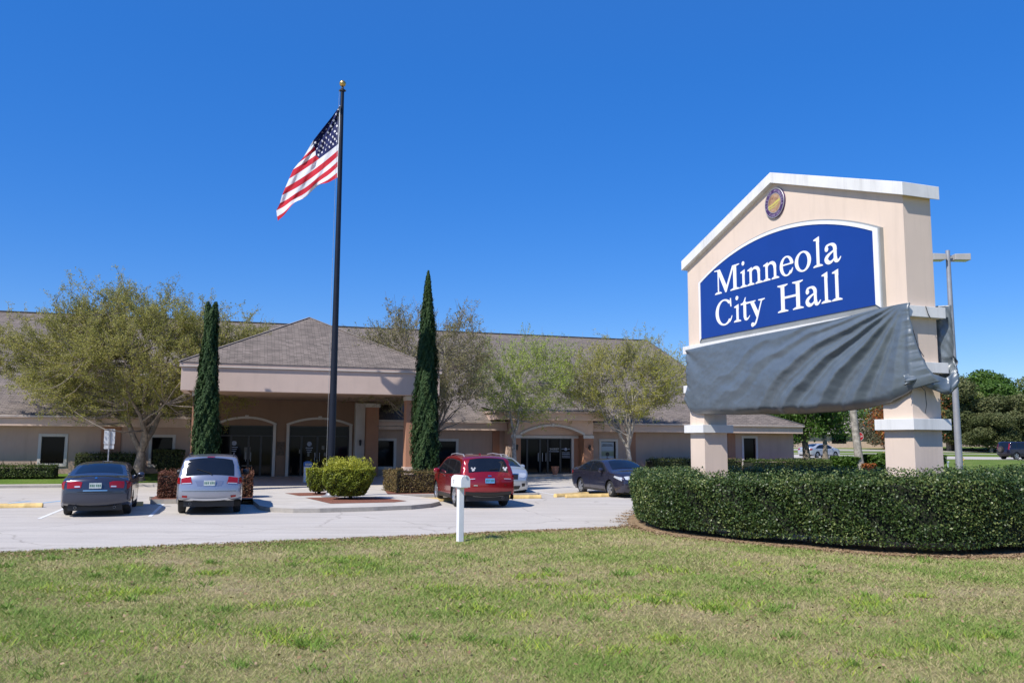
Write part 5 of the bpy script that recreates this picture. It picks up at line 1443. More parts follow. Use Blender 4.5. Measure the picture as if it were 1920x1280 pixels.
# Italian cypresses
def cypress(loc, H, prof, seed, label, n=42000, split=None):
    rs = np.random.RandomState(seed); e_ = empty('cypress_tree', loc); tag(e_, label, 'cypress', 'cypresses at the canopy corners')
    z = np.linspace(0, 1, 400); r = np.interp(z, [p[0] for p in prof], [p[1] for p in prof])
    w_ = r/np.sum(r) ; zz = rs.choice(z, n, p=w_) + rs.random(n)/400
    th = rs.random(n)*2*PI
    lump = 1 + .13*np.sin(th*3+zz*9+seed) + .12*np.sin(th*5-zz*23+1) + .09*np.sin(th*9+zz*57) + .07*np.sin(th*14-zz*97)
    rr = np.interp(zz, [p[0] for p in prof], [p[1] for p in prof])*lump*(1-.30*rs.random(n)**1.6+.16*rs.random(n)**9)
    C = np.stack([rr*np.cos(th), rr*np.sin(th), .12+zz*H], 1)
    if split:   # double top
        m_ = zz > split; C[m_, 0] += np.where(rs.random(m_.sum()) < .5, -1, 1)*.13*(zz[m_]-split)/(1-split)*1.2
    out = np.stack([np.cos(th), np.sin(th), .35+0*th], 1); up = np.stack([.35*np.cos(th), .35*np.sin(th), 1.2+0*th], 1)
    tint = .5+.25*np.sin(th*4+zz*17)+.25*np.sin(th*7-zz*31); 
    me = leaves('crown', C, .125, rs, out, .6, .30, up, .5*tint+.5*rs.random(n)); mk('crown', me, lm_cyp, e_)
    b = MB(); b.tube([(0, 0, -.1+i*(H*.97)/14) for i in range(15)], [max(.03, .70*np.interp(i/14, [p[0] for p in prof], [p[1] for p in prof])) for i in range(15)], 12); b.build('inner_branches', M('cypress_core', (.018, .026, .01), 1), e_)
    b = MB(); b.tube([(0, 0, -.1), (0, 0, .6)], [.12, .1], 8); b.build('trunk', m_bark, e_)
lm_cyp = leafmat('leaf_cypress', (.010, .030, .007), (.026, .062, .014), (.065, .10, .028), .10, .7)
cypress((-11.72, 32.9, .1), 7.15, [(0, .40), (.08, .47), (.25, .45), (.5, .38), (.75, .27), (.92, .20), (1, .06)], 5, 'cypress with a forked tip at the left front corner of the canopy', split=.86)
cypress((-3.55, 35.45, .1), 8.95, [(0, .40), (.1, .49), (.25, .50), (.5, .43), (.72, .30), (.87, .18), (.95, .10), (1, .03)], 8, 'taller pointed cypress at the right front corner of the canopy')

# clipped hedges: box shaped, given by a centre line in world coordinates
def hedge_strip(name, path, half, h0, h1, label, cat, mat, core, nper=900, ls=.05, seed=1, group=None, closed=False, zb=None, rag=.05, taper=.0, gap=0.0, parent=None, gapfn=None, low=.0):
    """path: [(x,y)], half width, bottom z h0 and top z h1 (numbers or lists)"""
    rs = np.random.RandomState(seed)
    P_ = [Vector((x, y)) for x, y in path]
    H1 = h1 if isinstance(h1, (list, tuple)) else [h1]*len(P_)
    e_ = empty(name, (P_[0].x, P_[0].y, h0)); tag(e_, label, cat, group)
    off = Vector((P_[0].x, P_[0].y, h0))
    n = len(P_); segs = [(i, (i+1) % n) for i in range(n if closed else n-1)]
    def nrm(i):
        a = P_[(i-1) % n] if (closed or i > 0) else P_[i]; b = P_[(i+1) % n] if (closed or i < n-1) else P_[i]
        d = (b-a).normalized(); return Vector((-d.y, d.x))
    NN = [nrm(i) for i in range(n)]
    Cs = []; Ns = []; area_n = 0
    def add(k, fn, nv):
        u = rs.random(k); v = rs.random(k); 
        for q in range(k): pass
        return u, v
    for i, j in segs:
        a, b = P_[i], P_[j]; L = (b-a).length; hh = (H1[i]+H1[j])/2 - h0
        for side, A in ((1, L*hh), (-1, L*hh), (0, L*half*2)):
            k = int(nper*A); u = rs.random(k); v = rs.random(k)
            ax = a.x+(b.x-a.x)*u; ay = a.y+(b.y-a.y)*u; nx = NN[i].x+(NN[j].x-NN[i].x)*u; ny = NN[i].y+(NN[j].y-NN[i].y)*u
            ht = H1[i]+(H1[j]-H1[i])*u
            if side:
                lw = low*(1+.35*np.sin(ax*2.3+ay*1.1)*np.cos(ax*.9-ay*3.1)); z = lw + h0 + (ht-h0-lw)*v; dep = half*(1-taper*(1-v)**2)*(1-.10*np.clip((v-.93)/.07, 0, 1)**2)
                wv = rag*(.35*np.sin(ax*2.1+z*2.7)*np.cos(ay*1.7-z*2.3)+.25*np.sin(ax*5.7+np.sin(z*6)*2)*np.cos(z*7.1-ay*4)) - rag*2.0*rs.random(k)**1.5 + rag*.8*rs.random(k)**6
                C = np.stack([ax+side*nx*(dep+wv), ay+side*ny*(dep+wv), z], 1); Nn = np.stack([side*nx, side*ny, .25+0*nx], 1)
            else:
                s = (v*2-1)*.97; z = ht + rag*.6*(np.sin(ax*2.3+s*3)*np.cos(ay*3.1)) + rag*(rs.random(k)**7)*2.6 - rag*rs.random(k)
                z = z - .05*np.clip((abs(s)-.85)/.15, 0, 1)**2
                C = np.stack([ax+nx*half*s, ay+ny*half*s, z], 1); Nn = np.stack([0*nx, 0*ny, 1+0*nx], 1)
            Cs.append(C); Ns.append(Nn)
    if not closed:
        for i, sg in ((0, -1), (n-1, 1)):
            d = (P_[1]-P_[0]).normalized() if i == 0 else (P_[-1]-P_[-2]).normalized()
            k = int(nper*half*2*(H1[i]-h0)); s = rs.random(k)*2-1; v = rs.random(k); z = low + h0+(H1[i]-h0-low)*v
            o = (-.06+rag*(np.sin(z*5+s*4)) - rag*rs.random(k))
            C = np.stack([P_[i].x+NN[i].x*half*s+sg*d.x*o, P_[i].y+NN[i].y*half*s+sg*d.y*o, z], 1); Cs.append(C); Ns.append(np.tile([sg*d.x, sg*d.y, .2], (k, 1)))
    C = np.concatenate(Cs); Nn = np.concatenate(Ns)
    # thin, leafless patches
    g_ = np.sin(C[:, 0]*2.3+C[:, 2]*3.1+seed)*np.cos(C[:, 1]*2.9-C[:, 2]*2.2)+.7*np.sin(C[:, 0]*5.3-C[:, 1]*4.1+C[:, 2]*5.7)
    keep = (g_ > -1.25+gap*1.2) | (rs.random(len(C)) < .35)
    if gapfn is not None: keep &= gapfn(C, rs)
    C, Nn = C[keep], Nn[keep]
    tint = .45+.2*np.sin(C[:, 0]*1.7+C[:, 2]*2.9)*np.cos(C[:, 1]*2.1)
    me = leaves('foliage', C-np.array(off), ls, rs, unit(Nn), 1.15, .62, None, .55*tint+.55*rs.random(len(C))*1.0)
    mk('foliage', me, mat, e_)
    # dark woody inside
    b = MB(); k = .78
    for i, j in segs:
        q = []
        for ii in (i, j):
            for s in (1, -1):
                q.append((P_[ii].x+NN[ii].x*half*k*s*(1-taper*.7)-off.x, P_[ii].y+NN[ii].y*half*k*s*(1-taper*.7)-off.y))
        zt = [H1[i]-off.z-.13, H1[j]-off.z-.13]; z0_ = .04+low*1.6
        b.face([(*q[0], z0_), (*q[2], z0_), (*q[2], zt[1]), (*q[0], zt[0])]); b.face([(*q[1], z0_), (*q[3], z0_), (*q[3], zt[1]), (*q[1], zt[0])]); b.face([(*q[0], zt[0]), (*q[1], zt[0]), (*q[3], zt[1]), (*q[2], zt[1])])
        if not closed and i == 0: b.face([(*q[0], z0_), (*q[1], z0_), (*q[1], zt[0]), (*q[0], zt[0])])
        if not closed and j == n-1: b.face([(*q[2], z0_), (*q[3], z0_), (*q[3], zt[1]), (*q[2], zt[1])])
        L = (P_[j]-P_[i]).length
        for c in range(int(L*3.0)):
            u = rs.random(); s = (rs.random()*2-1)*.55; x = P_[i].x+(P_[j].x-P_[i].x)*u+NN[i].x*half*s-off.x; y = P_[i].y+(P_[j].y-P_[i].y)*u+NN[i].y*half*s-off.y
            b.tube([(x, y, -.08), (x+rs.normal()*.06, y+rs.normal()*.06, .35), (x+rs.normal()*.15, y+rs.normal()*.15, .75)], [.018, .014, .008], 5, cap=False)
    b.build('inner_branches', core, e_, fix=False)
    return e_
m_core = M('hedge_core', (.014, .018, .008), 1, var=.5, scale=8)
m_corer = M('hedge_core_brown', (.035, .022, .014), 1, var=.5, scale=8)
lm_hedge = leafmat('leaf_hedge', (.013, .032, .008), (.052, .092, .020), (.34, .37, .12), .15, .42, spec=.36)
lm_far = leafmat('leaf_hedge_far', (.03, .055, .014), (.075, .11, .022), (.16, .17, .04), .15, .5)
lm_redh = leafmat('leaf_hedge_red', (.09, .030, .02), (.17, .065, .035), (.20, .13, .05), .2, .6)
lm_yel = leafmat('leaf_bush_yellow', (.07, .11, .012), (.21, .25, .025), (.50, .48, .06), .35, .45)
lm_redgreen = leafmat('leaf_hedge_mixed', (.10, .07, .025), (.17, .13, .04), (.20, .09, .05), .2, .6)
def thin(C, rs):
    # a bare patch low down in front of the right pillar and a ragged skirt
    d = np.hypot((C[:, 0]-7.72)/.34, (C[:, 2]-.70)/.24)
    k = ~((d < .55) & (rs.random(len(C)) < .7) & (C[:, 1] < 17.6))
    return k
ring = [(3.86, 21.45), (4.52, 19.5), (6.1, 17.95), (7.3, 16.95), (8.5, 16.75), (10.0, 17.35), (12.2, 18.9), (14.2, 21.4), (14.4, 24.8), (11.6, 27.4), (8.2, 28.4), (5.7, 27.2), (4.35, 24.6)]
def smooth_ring(P, n=4):
    out = []
    m_ = len(P)
    for i in range(m_):
        p0, p1, p2, p3 = P[i-1], P[i], P[(i+1) % m_], P[(i+2) % m_]
        for k in range(n):
            t = k/n; out.append(tuple(.5*(2*p1[c]+(p2[c]-p0[c])*t+(2*p0[c]-5*p1[c]+4*p2[c]-p3[c])*t*t+(3*p1[c]-p0[c]-3*p2[c]+p3[c])*t**3) for c in range(2)))
    return out
rg = smooth_ring(ring)
hts = []
for x, y in rg:
    if y > 24: hts.append(1.14)
    else: hts.append(float(np.interp(x, [3.7, 4.6, 6, 7.3, 9, 14], [1.18, 1.22, 1.30, 1.38, 1.42, 1.42])))
hedge_strip('sign_hedge', rg, .80, .0, hts, 'big clipped dark green hedge ringing the foot of the city hall sign', 'hedge', lm_hedge, m_core, nper=2400, ls=.052, seed=3, closed=True, rag=.085, taper=.22, gap=.35, gapfn=thin, low=.12)
def offs(P, d):
    out = []; m_ = len(P)
    for i in range(m_):
        a, b = Vector(P[i-1]), Vector(P[(i+1) % m_]); t = (b-a).normalized(); out.append((P[i][0]+t.y*d*-1, P[i][1]-t.x*d*-1))
    return out
o_ = sheet('straw_bed', offs(rg, -.90), m_straw, .014)

def tdh(pts): return [(W(t, d).x, W(t, d).y) for t, d in pts]
hedge_strip('hedge', tdh([(-22, 7.6), (-8.7, 7.5), (-5.6, 7.4)]), .45, .34, .86, 'low clipped hedge at the left edge under the hall windows', 'hedge', lm_far, m_core, 700, .07, 5, 'hedges along the hall')
hedge_strip('hedge', tdh([(-4.9, 8.0), (-2.35, 8.0)]), .5, .36, 1.36, 'taller dark hedge behind the blue sedan and the parking sign', 'hedge', lm_dark, m_core, 700, .07, 6, 'hedges along the hall')
hedge_strip('hedge', tdh([(-.15, -5.6), (2.85, -5.6)]), .55, .15, .98, 'reddish clipped hedge behind the silver crossover', 'hedge', lm_redh, m_corer, 1100, .05, 7, 'reddish hedges in front of the canopy')
hedge_strip('hedge', tdh([(8.15, -2.6), (8.15, -4.25), (12.6, -4.25)]), .42, .15, .93, 'reddish clipped hedge between the yellow bush and the red crossover', 'hedge', lm_redgreen, m_corer, 1100, .05, 8, 'reddish hedges in front of the canopy')
hedge_strip('hedge', tdh([(24.3, 7.4), (29.9, 7.4)]), .55, .22, 1.12, 'dark hedge against the wall just left of the left sign pillar', 'hedge', lm_dark, m_core, 600, .08, 9, 'hedges along the hall')
hedge_strip('hedge', tdh([(30.3, 6.9), (35.6, 6.9)]), .6, .25, 1.08, 'olive clipped hedge under the right end of the hall', 'hedge', lm_far, m_core, 700, .07, 10, 'hedges along the hall')
hedge_strip('hedge', [(9.5, 31.5), (16, 31.0), (22, 30.2)], .5, .0, .95, 'low hedge behind the ringed sign hedge', 'hedge', lm_dark, m_core, 400, .08, 12)
hedge_strip('hedge', [(16.4, 27.5), (18.5, 26.8), (20.5, 25.2)], .5, .0, 1.0, 'low rusty hedge at the right edge behind the sign hedge', 'hedge', lm_redgreen, m_corer, 500, .07, 14)

def bush(loc, rx, ry, h, seed, label, mat, n, ls, boxy=.6, shoots=0, cat='bush', group=None, core=None):
    rs = np.random.RandomState(seed); e_ = empty('bush', loc); tag(e_, label, cat, group)
    th = rs.random(n)*2*PI; v = rs.random(n)**.85
    sup = (np.abs(np.cos(th))**(2/(1-boxy)) + np.abs(np.sin(th))**(2/(1-boxy)))**(-(1-boxy)/2)
    prof = np.where(v < .8, .62+.38*np.sin(v/.8*PI/2), 1) 
    top = rs.random(n) < .35
    r_ = np.where(top, np.sqrt(rs.random(n)), prof*(1-.10*rs.random(n)))
    lump = 1+.05*np.sin(th*5+v*7)+.04*np.sin(th*11-v*13)
    z = np.where(top, h*(1-.04*rs.random(n)) + .03*np.sin(th*7)*h, .12*h+v*.88*h)
    C = np.stack([rx*sup*r_*lump*np.cos(th), ry*sup*r_*lump*np.sin(th), z], 1)
    Nn = np.where(top[:, None], np.array([[0, 0, 1.]]), np.stack([np.cos(th), np.sin(th), .3+0*th], 1))
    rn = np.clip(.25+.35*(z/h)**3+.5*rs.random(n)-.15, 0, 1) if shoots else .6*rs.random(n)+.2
    if shoots:
        k = shoots; a = rs.random(k)*2*PI; rr = np.sqrt(rs.random(k)); bx = rx*.95*rr*np.cos(a); by = ry*.95*rr*np.sin(a); hh = .14+.28*rs.random(k)
        rep = 11; t = np.tile(np.linspace(0, 1, rep), k); S = np.stack([np.repeat(bx, rep)+.03*rs.normal(size=k*rep), np.repeat(by, rep)+.03*rs.normal(size=k*rep), h-.03+t*np.repeat(hh, rep)], 1)
        C = np.concatenate([C, S]); Nn = np.concatenate([Nn, rs.normal(size=(k*rep, 3))]); rn = np.concatenate([rn, .75+.25*rs.random(k*rep)])
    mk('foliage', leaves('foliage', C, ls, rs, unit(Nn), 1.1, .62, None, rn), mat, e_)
    b = MB(); b.lathe([(.45*rx, .1*h), (.72*rx, .35*h), (.82*rx, .85*h), (.6*rx, .93*h), (.01, .94*h)], n=14)
    b.v = [(x, y*ry/rx, z_) for x, y, z_ in b.v]
    for q in range(7):
        a = rs.random()*6.28; b.tube([(0.08*math.cos(a), .08*math.sin(a), -.02), (rx*.4*math.cos(a), ry*.4*math.sin(a), h*.5)], [.02, .012], 5)
    b.build('inner_branches', core or m_core, e_, fix=False)
    return e_
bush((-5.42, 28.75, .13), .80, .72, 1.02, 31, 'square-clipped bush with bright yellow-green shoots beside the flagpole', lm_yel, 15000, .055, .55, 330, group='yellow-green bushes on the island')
bush((-7.0, 31.3, .13), .40, .45, .92, 32, 'small clipped green bush behind and left of the big yellow-green one', lm_yel, 5000, .055, .5, 12, group='yellow-green bushes on the island')
rsb = np.random.RandomState(77)
# shrubs and strap-leaved ground plants under the palm
for i, (x, y, rx, h, mt_, lb) in enumerate([(21.2, 54.5, .9, .9, lm_green, 'leafy low plant left of the palm trunk'), (23.4, 54.8, .9, 1.0, lm_green, 'leafy low plant right of the palm trunk'), (24.6, 55.5, .9, 1.05, lm_green, 'leafy low plant between the palm and the rusty tree'),
                                       (26.6, 55.0, 1.0, 1.0, lm_green, 'leafy low plant right of the rusty-leaved tree'), (-18.6, 38.9, .45, .8, lm_dark, 'small dark shrub beside the trunk of the left elm')]):
    bush((x, y, gz(y)), rx, rx, h, 50+i, lb, mt_, 2600, .16 if y > 50 else .08, .1, group='low plants')
bush(tuple(Wz(-.9, 7.8, .3)), .7, .5, 1.2, 60, 'dark shrub under the window left of the canopy', lm_dark, 3500, .08, .2, group='low plants')
bush(tuple(Wz(.3, -3.2, .1)), .5, .4, .75, 61, 'reddish shrub at the foot of the left cypress', lm_redh, 2500, .06, .2)

# trees beyond the right end of the hall
def big_tree(loc, label, H, rx, seed, mat, bark=None, tr=.25, trunk=2.6, n=16000, ls=.20, name='oak_tree', group=None):
    return tree(name, loc, label, 'tree', [(trunk, 5, 38, 4), (H*.34, 6, 40, 4), (H*.22, 6, 42, 3), (H*.14, 0, 40, 3)], ell(0, 0, H*.62, rx, rx, H*.42, trunk*.8), seed, tr, n, ls, mat, bark or m_bark, 2, .32, .08, group)
big_tree((19.6, 57.0, gz(57)), 'leafy green tree in front of the parked white cars, seen under the sign', 8.2, 4.2, 101, lm_green, tr=.30, trunk=2.0)
big_tree((19.5, 64.0, gz(64)), 'slender green tree beside the corner of the hall', 8.5, 3.6, 102, lm_green, tr=.24)
big_tree((29.2, 80.0, gz(80)), 'small dark-trunked tree beyond the pale sedan', 7.5, 3.4, 103, lm_green, tr=.26)
big_tree((24.7, 54.0, gz(54)), 'tree with rusty red and yellow leaves left of the right pillar', 5.2, 1.9, 104, lm_rust, m_barkpale, .15, 1.5, 11000, .13, 'rusty_tree')
big_tree((26.8, 57.5, gz(57)), 'pale-trunked tree partly behind the right pillar', 7.5, 2.0, 105, lm_rust, m_barkpale, .24, 2.6, 7000, .13, 'rusty_tree')
# palm
def palm(loc, H, label):
    rs = np.random.RandomState(9); e_ = empty('palm_tree', loc); tag(e_, label, 'palm')
    b = MB(); b.tube([(0, 0, -.1), (-.02, 0, .3), (-.08, 0, 1.2), (-.25, 0, 3.2), (-.42, 0, H)], [.42, .30, .25, .22, .20], 14); b.build('trunk', m_barkpale, e_, smooth=60)
    V = []
    for i in range(34):
        a = i*2.4; el = .9-1.5*(i/34); L = 2.6; p = Vector((-.42, 0, H)); d = Vector((math.cos(a)*math.cos(el), math.sin(a)*math.cos(el), math.sin(el))); pts = []
        for k in range(9): pts.append(p.copy()); p = p+d*L/9; d = (d+Vector((0, 0, -.13))).normalized()
        for k in range(1, 9):
            sd_ = (pts[k]-pts[k-1]).cross(Vector((0, 0, 1))).normalized(); fwd = (pts[k]-pts[k-1]).normalized()
            for s in (-1, 1):
                for q in (0, .5):
                    o = pts[k-1]+(pts[k]-pts[k-1])*q; tip = o+sd_*s*.55*(1-abs(k-4)/9)+fwd*.35+Vector((0, 0, -.18)); V += [tuple(o), tuple(o+fwd*.06), tuple(tip), tuple(o-fwd*.02+Vector((0, 0, -.02)))]
    mk('crown', npmesh('crown', np.array(V), np.arange(len(V)).reshape(-1, 4), rs.random(len(V))), lm_green, e_)
palm((21.85, 54.0, gz(54)), 7.6, 'tall pale palm trunk seen in the gap under the tarp')
bush((22.25, 53.7, gz(54)-.05), .45, .4, .55, 66, 'dead brown skirt of leaves at the foot of the palm', lm_rust, 900, .12, .1)

# distant belt: individual trees with dense crowns, three shared shapes
def clump_crown(seed, n, ls, mat, H=10, rx=4.5):
    rs = np.random.RandomState(seed); cl = []
    for i in range(16):
        a = rs.random()*6.28; r_ = rx*.72*math.sqrt(rs.random()); cl.append((r_*math.cos(a), r_*math.sin(a), H*(.22+.68*rs.random()), rx*(.26+.22*rs.random())))
    cl = np.array(cl); w_ = cl[:, 3]**2; idx = rs.choice(len(cl), n, p=w_/w_.sum()); d = unit(rs.normal(size=(n, 3)))
    r_ = cl[idx, 3]*(1-.35*rs.random(n)**1.5)*(1+.18*np.sin(d[:, 0]*7+idx)*np.cos(d[:, 2]*6))
    C = cl[idx, :3] + d*r_[:, None]*np.array([1, 1, .85]); C[:, 2] = np.maximum(C[:, 2], .2)
    me = leaves('crown', C, ls, rs, d, 1.0, .65, None, .5*rs.random(len(cl))[idx]+.5*rs.random(n)); return me
def trunk_mesh(H):
    b = MB(); b.tube([(0, 0, -.2), (.1, 0, H*.3), (0, .1, H*.6)], [.3, .22, .1], 8); me = b.mesh('trunk'); return me
crown_meshes = []
lm_brush = leafmat('leaf_olive_brush', (.055, .068, .025), (.10, .12, .04), (.19, .19, .08), .2, .6)
for sd_, mt_ in ((201, lm_mid), (202, lm_brush), (203, lm_grey), (204, lm_green)):
    me = clump_crown(sd_, 24000, .27, mt_); me.materials.append(mt_); tm = trunk_mesh(10); tm.materials.append(m_bark); crown_meshes.append((me, tm))
belt = [ # x, y, scale, width, mesh, description
 (49, 112, .80, 1.0, 2, 'low greyish tree just left of the lamp pole'), (55, 108, 1.02, 1.1, 1, 'dark tree directly right of the lamp pole'), (58, 113, 1.16, 1.0, 0, 'mid green tree behind the dark one right of the lamp pole'),
 (61.5, 106, .80, 1.2, 1, 'dark shrubby tree above the hydrant'), (64.5, 113, 1.22, 1.1, 3, 'bright green tree, highest left of the far right group'), (68.5, 108, 1.10, 1.1, 0, 'mid green tree at the right edge behind the off-roader'),
 (72, 113, 1.28, 1.2, 0, 'tallest mid green tree at the right edge'), (66, 101, .62, 1.3, 2, 'bare greyish brush tree behind the off-roader'), (71, 100, .70, 1.3, 2, 'bare greyish brush tree at the right edge'), (76, 107, 1.1, 1.2, 1, 'dark tree just beyond the right edge'),
 (44.5, 135, .85, 1.2, 0, 'far green tree seen left of the right pillar'), (38, 150, .9, 1.3, 2, 'far greyish tree above the far house roof'), (50, 145, .9, 1.3, 2, 'far greyish tree behind the stop sign'),
 (29.5, 118, .75, 1.3, 2, 'far bare brush between the white cars and the green trees'), (35, 122, .8, 1.3, 0, 'far green tree above the parked pale sedan'), (24, 78, .72, .9, 3, 'green tree peeking out above the roof end left of the sign'),
 (57.5, 103, .55, 1.3, 1, 'low dark bush tree at the foot of the belt by the lamp pole'), (53, 118, .95, 1.2, 0, 'mid green tree at the back of the belt beside the lamp pole')]
rs = np.random.RandomState(4)
for x, y, s, wd, k, lb in belt:
    e_ = empty('belt_tree', (x, y, gz(y)-.1), rs.random()*6.28); e_.scale = (s*wd, s*wd, s*.86); tag(e_, lb, 'tree', 'trees of the far belt')
    for nm, q in zip(('crown', 'trunk'), crown_meshes[k]):
        o = bpy.data.objects.new(nm, q); COL.objects.link(o); o.parent = e_

# ------------------------------------------------------------------ street on the right
street = sheet('street', [(28, 84), (120, 74), (120, 80.5), (30, 96), (20, 97), (8, 97), (8, 88), (20, 86)], m_conc, .02)
sheet('pavement', [(30, 108), (120, 91), (120, 92.2), (30, 109.5)], m_walk, .02)
sheet('pavement', [(22, 98.6), (60, 98.6), (60, 99.8), (22, 99.8)], m_walk, .022)
sheet('far_road', [(20, 112), (70, 104), (70, 106.5), (20, 116)], m_conc, .02)
b = MB(); b.box(23.6, 27.6, 78.0, 78.35, gz(78), gz(78)+.14); tag(b.build('painted_kerb', m_yellow), kind='structure')
b = MB(); b.box(33.5, 36.5, 84.2, 84.6, gz(84), gz(84)+.14); tag(b.build('painted_kerb', m_yellow), kind='structure')

def lamp_post():
    x, y = 15.6, 30.0; e_ = empty('lamp_post', (x, y, 0)); tag(e_, 'tall grey street lamp with two box heads behind the sign', 'street lamp')
    b = MB(); b.tube([(0, 0, 0), (0, 0, 8.95)], [.125, .075], 12); b.build('pole', m_metal, e_, smooth=40)
    b = MB(); b.box(-.2, .2, -.2, .2, -.05, .35); b.build('footing', m_kerb, e_, bevel=.02)
    for s, L in ((1, .56), (-1, .45)):
        b = MB(); b.bar((0, 0, 8.68), (s*.2, s*-.02, 8.70), .07); b.build('arm', m_metal, e_)
        b = MB(); b.prism([(s*.16, 8.58), (s*(.16+L), 8.57), (s*(.16+L), 8.81), (s*.16, 8.79)], -.20, .20); h = b.build('lamp_head', M('lamp_housing', (.42, .40, .37), .5, var=.1), e_, bevel=.015)
        b = MB(); b.box(min(s*.2, s*(.12+L)), max(s*.2, s*(.12+L)), -.16, .16, 8.57, 8.585); b.build('lens', m_lens, h)
lamp_post()
def stop_sign():
    e_ = empty('stop_sign', (24.5, 60.5, gz(60.5)), R(8)); tag(e_, 'red octagonal stop sign on a dark post right of the palm trunk', 'road sign')
    b = MB(); b.bar((0, 0, -.1), (0, 0, 2.35), .07); b.bar((0, .03, 1.7), (0, .03, 2.55), .2, .03); b.build('post', m_black, e_)
    b = MB(); b.prism([(.30*math.cos(R(22.5+45*i))/math.cos(R(22.5)), 2.12+.30*math.sin(R(22.5+45*i))/math.cos(R(22.5))) for i in range(8)], -.06, -.05); pl = b.build('sign_plate', m_redd, e_)
    b = MB()
    for i in range(8):
        a0, a1 = R(22.5+45*i), R(67.5+45*i); k0, k1 = .295/math.cos(R(22.5)), .275/math.cos(R(22.5)); f = lambda k, a: (k*math.cos(a), -.063, 2.12+k*math.sin(a)); b.face([f(k0, a0), f(k0, a1), f(k1, a1), f(k1, a0)])
    b.build('rim', m_white, pl, fix=False)
    text_mesh('STOP', .21, m_white, pl, (0, -.064, 2.12))
stop_sign()
def hydrant():
    e_ = empty('fire_hydrant', (34.4, 65.8, gz(65.8))); tag(e_, 'yellow fire hydrant on the grass right of the lamp post', 'fire hydrant')
    b = MB(); b.lathe([(.17, 0), (.17, .05), (.11, .07), (.10, .42), (.15, .44), (.15, .48), (.12, .50), (.13, .56), (.10, .65), (.05, .71), (.045, .78), (.001, .79)], n=16); b.build('barrel', M('hydrant_yellow', (.62, .42, .10), .5, var=.1), e_, smooth=40)
    b = MB(); b.lathe([(.001, -.22), (.055, -.22), (.055, .22), (.001, .22)], (0, 0, .36), 'x', 10); b.lathe([(.001, -.24), (.075, -.24), (.075, -.1)], (0, 0, .34), 'y', 12); b.build('outlet', M('hydrant_cap', (.55, .36, .09), .5), e_, smooth=40)
hydrant()
def standpipe():
    e_ = empty('standpipe', (30.2, 60.0, gz(60))); tag(e_, 'small white and black water standpipe at the foot of the lamp post', 'standpipe')
    b = MB(); b.tube([(.2, 0, 0), (.2, 0, .42)], .05, 8); b.tube([(-.35, 0, .33), (.3, 0, .40)], .05, 8); b.build('pipe', m_white, e_, smooth=40)
    b = MB(); b.lathe([(.02, .33), (.12, .36), (.12, .42), (.02, .48)], (-.28, 0, 0), 'z', 10); b.build('valve_wheel', m_black, e_)
standpipe()
# far houses
def house(x0, x1, y0, y1, z, h, rr, wallc, label, rz_=0):
    e_ = empty('house', (x0, y0, z), rz_); tag(e_, label, 'house'); w_, d_ = x1-x0, y1-y0
    MB().box(0, w_, 0, d_, -.5, h).build('wall', wallc, e_)
    o = .6; f = [[(-o, -o, h), (w_+o, -o, h), (w_-d_/2, d_/2, h+rr), (d_/2, d_/2, h+rr)], [(w_+o, d_+o, h), (-o, d_+o, h), (d_/2, d_/2, h+rr), (w_-d_/2, d_/2, h+rr)], [(w_+o, -o, h), (w_+o, d_+o, h), (w_-d_/2, d_/2, h+rr)], [(-o, d_+o, h), (-o, -o, h), (d_/2, d_/2, h+rr)]]
    roof('roof', f, parent=e_, mat=m_farroof)
    b = MB(); b.box(-o, w_+o, -o-.05, -o, h-.2, h); b.build('fascia', m_trim, e_)
    b = MB(); b.box(w_*.3, w_*.4, -.02, 0, .9, 2.1); b.box(w_*.7, w_*.8, -.02, 0, .9, 2.1); b.build('window', m_glass, e_)
m_farroof = M('far_roof', (.30, .26, .23), .9, var=.12, scale=.8)
house(38, 58, 118, 132, 1.2, 2.4, 2.9, M('house_wall', (.50, .38, .30), .9), 'tan bungalow with a large grey-brown hip roof far behind the stop sign')
house(52, 76, 128, 142, 1.6, 2.6, 3.4, M('house_wall_two', (.45, .38, .33), .9), 'far bungalow mostly hidden behind the right pillar')

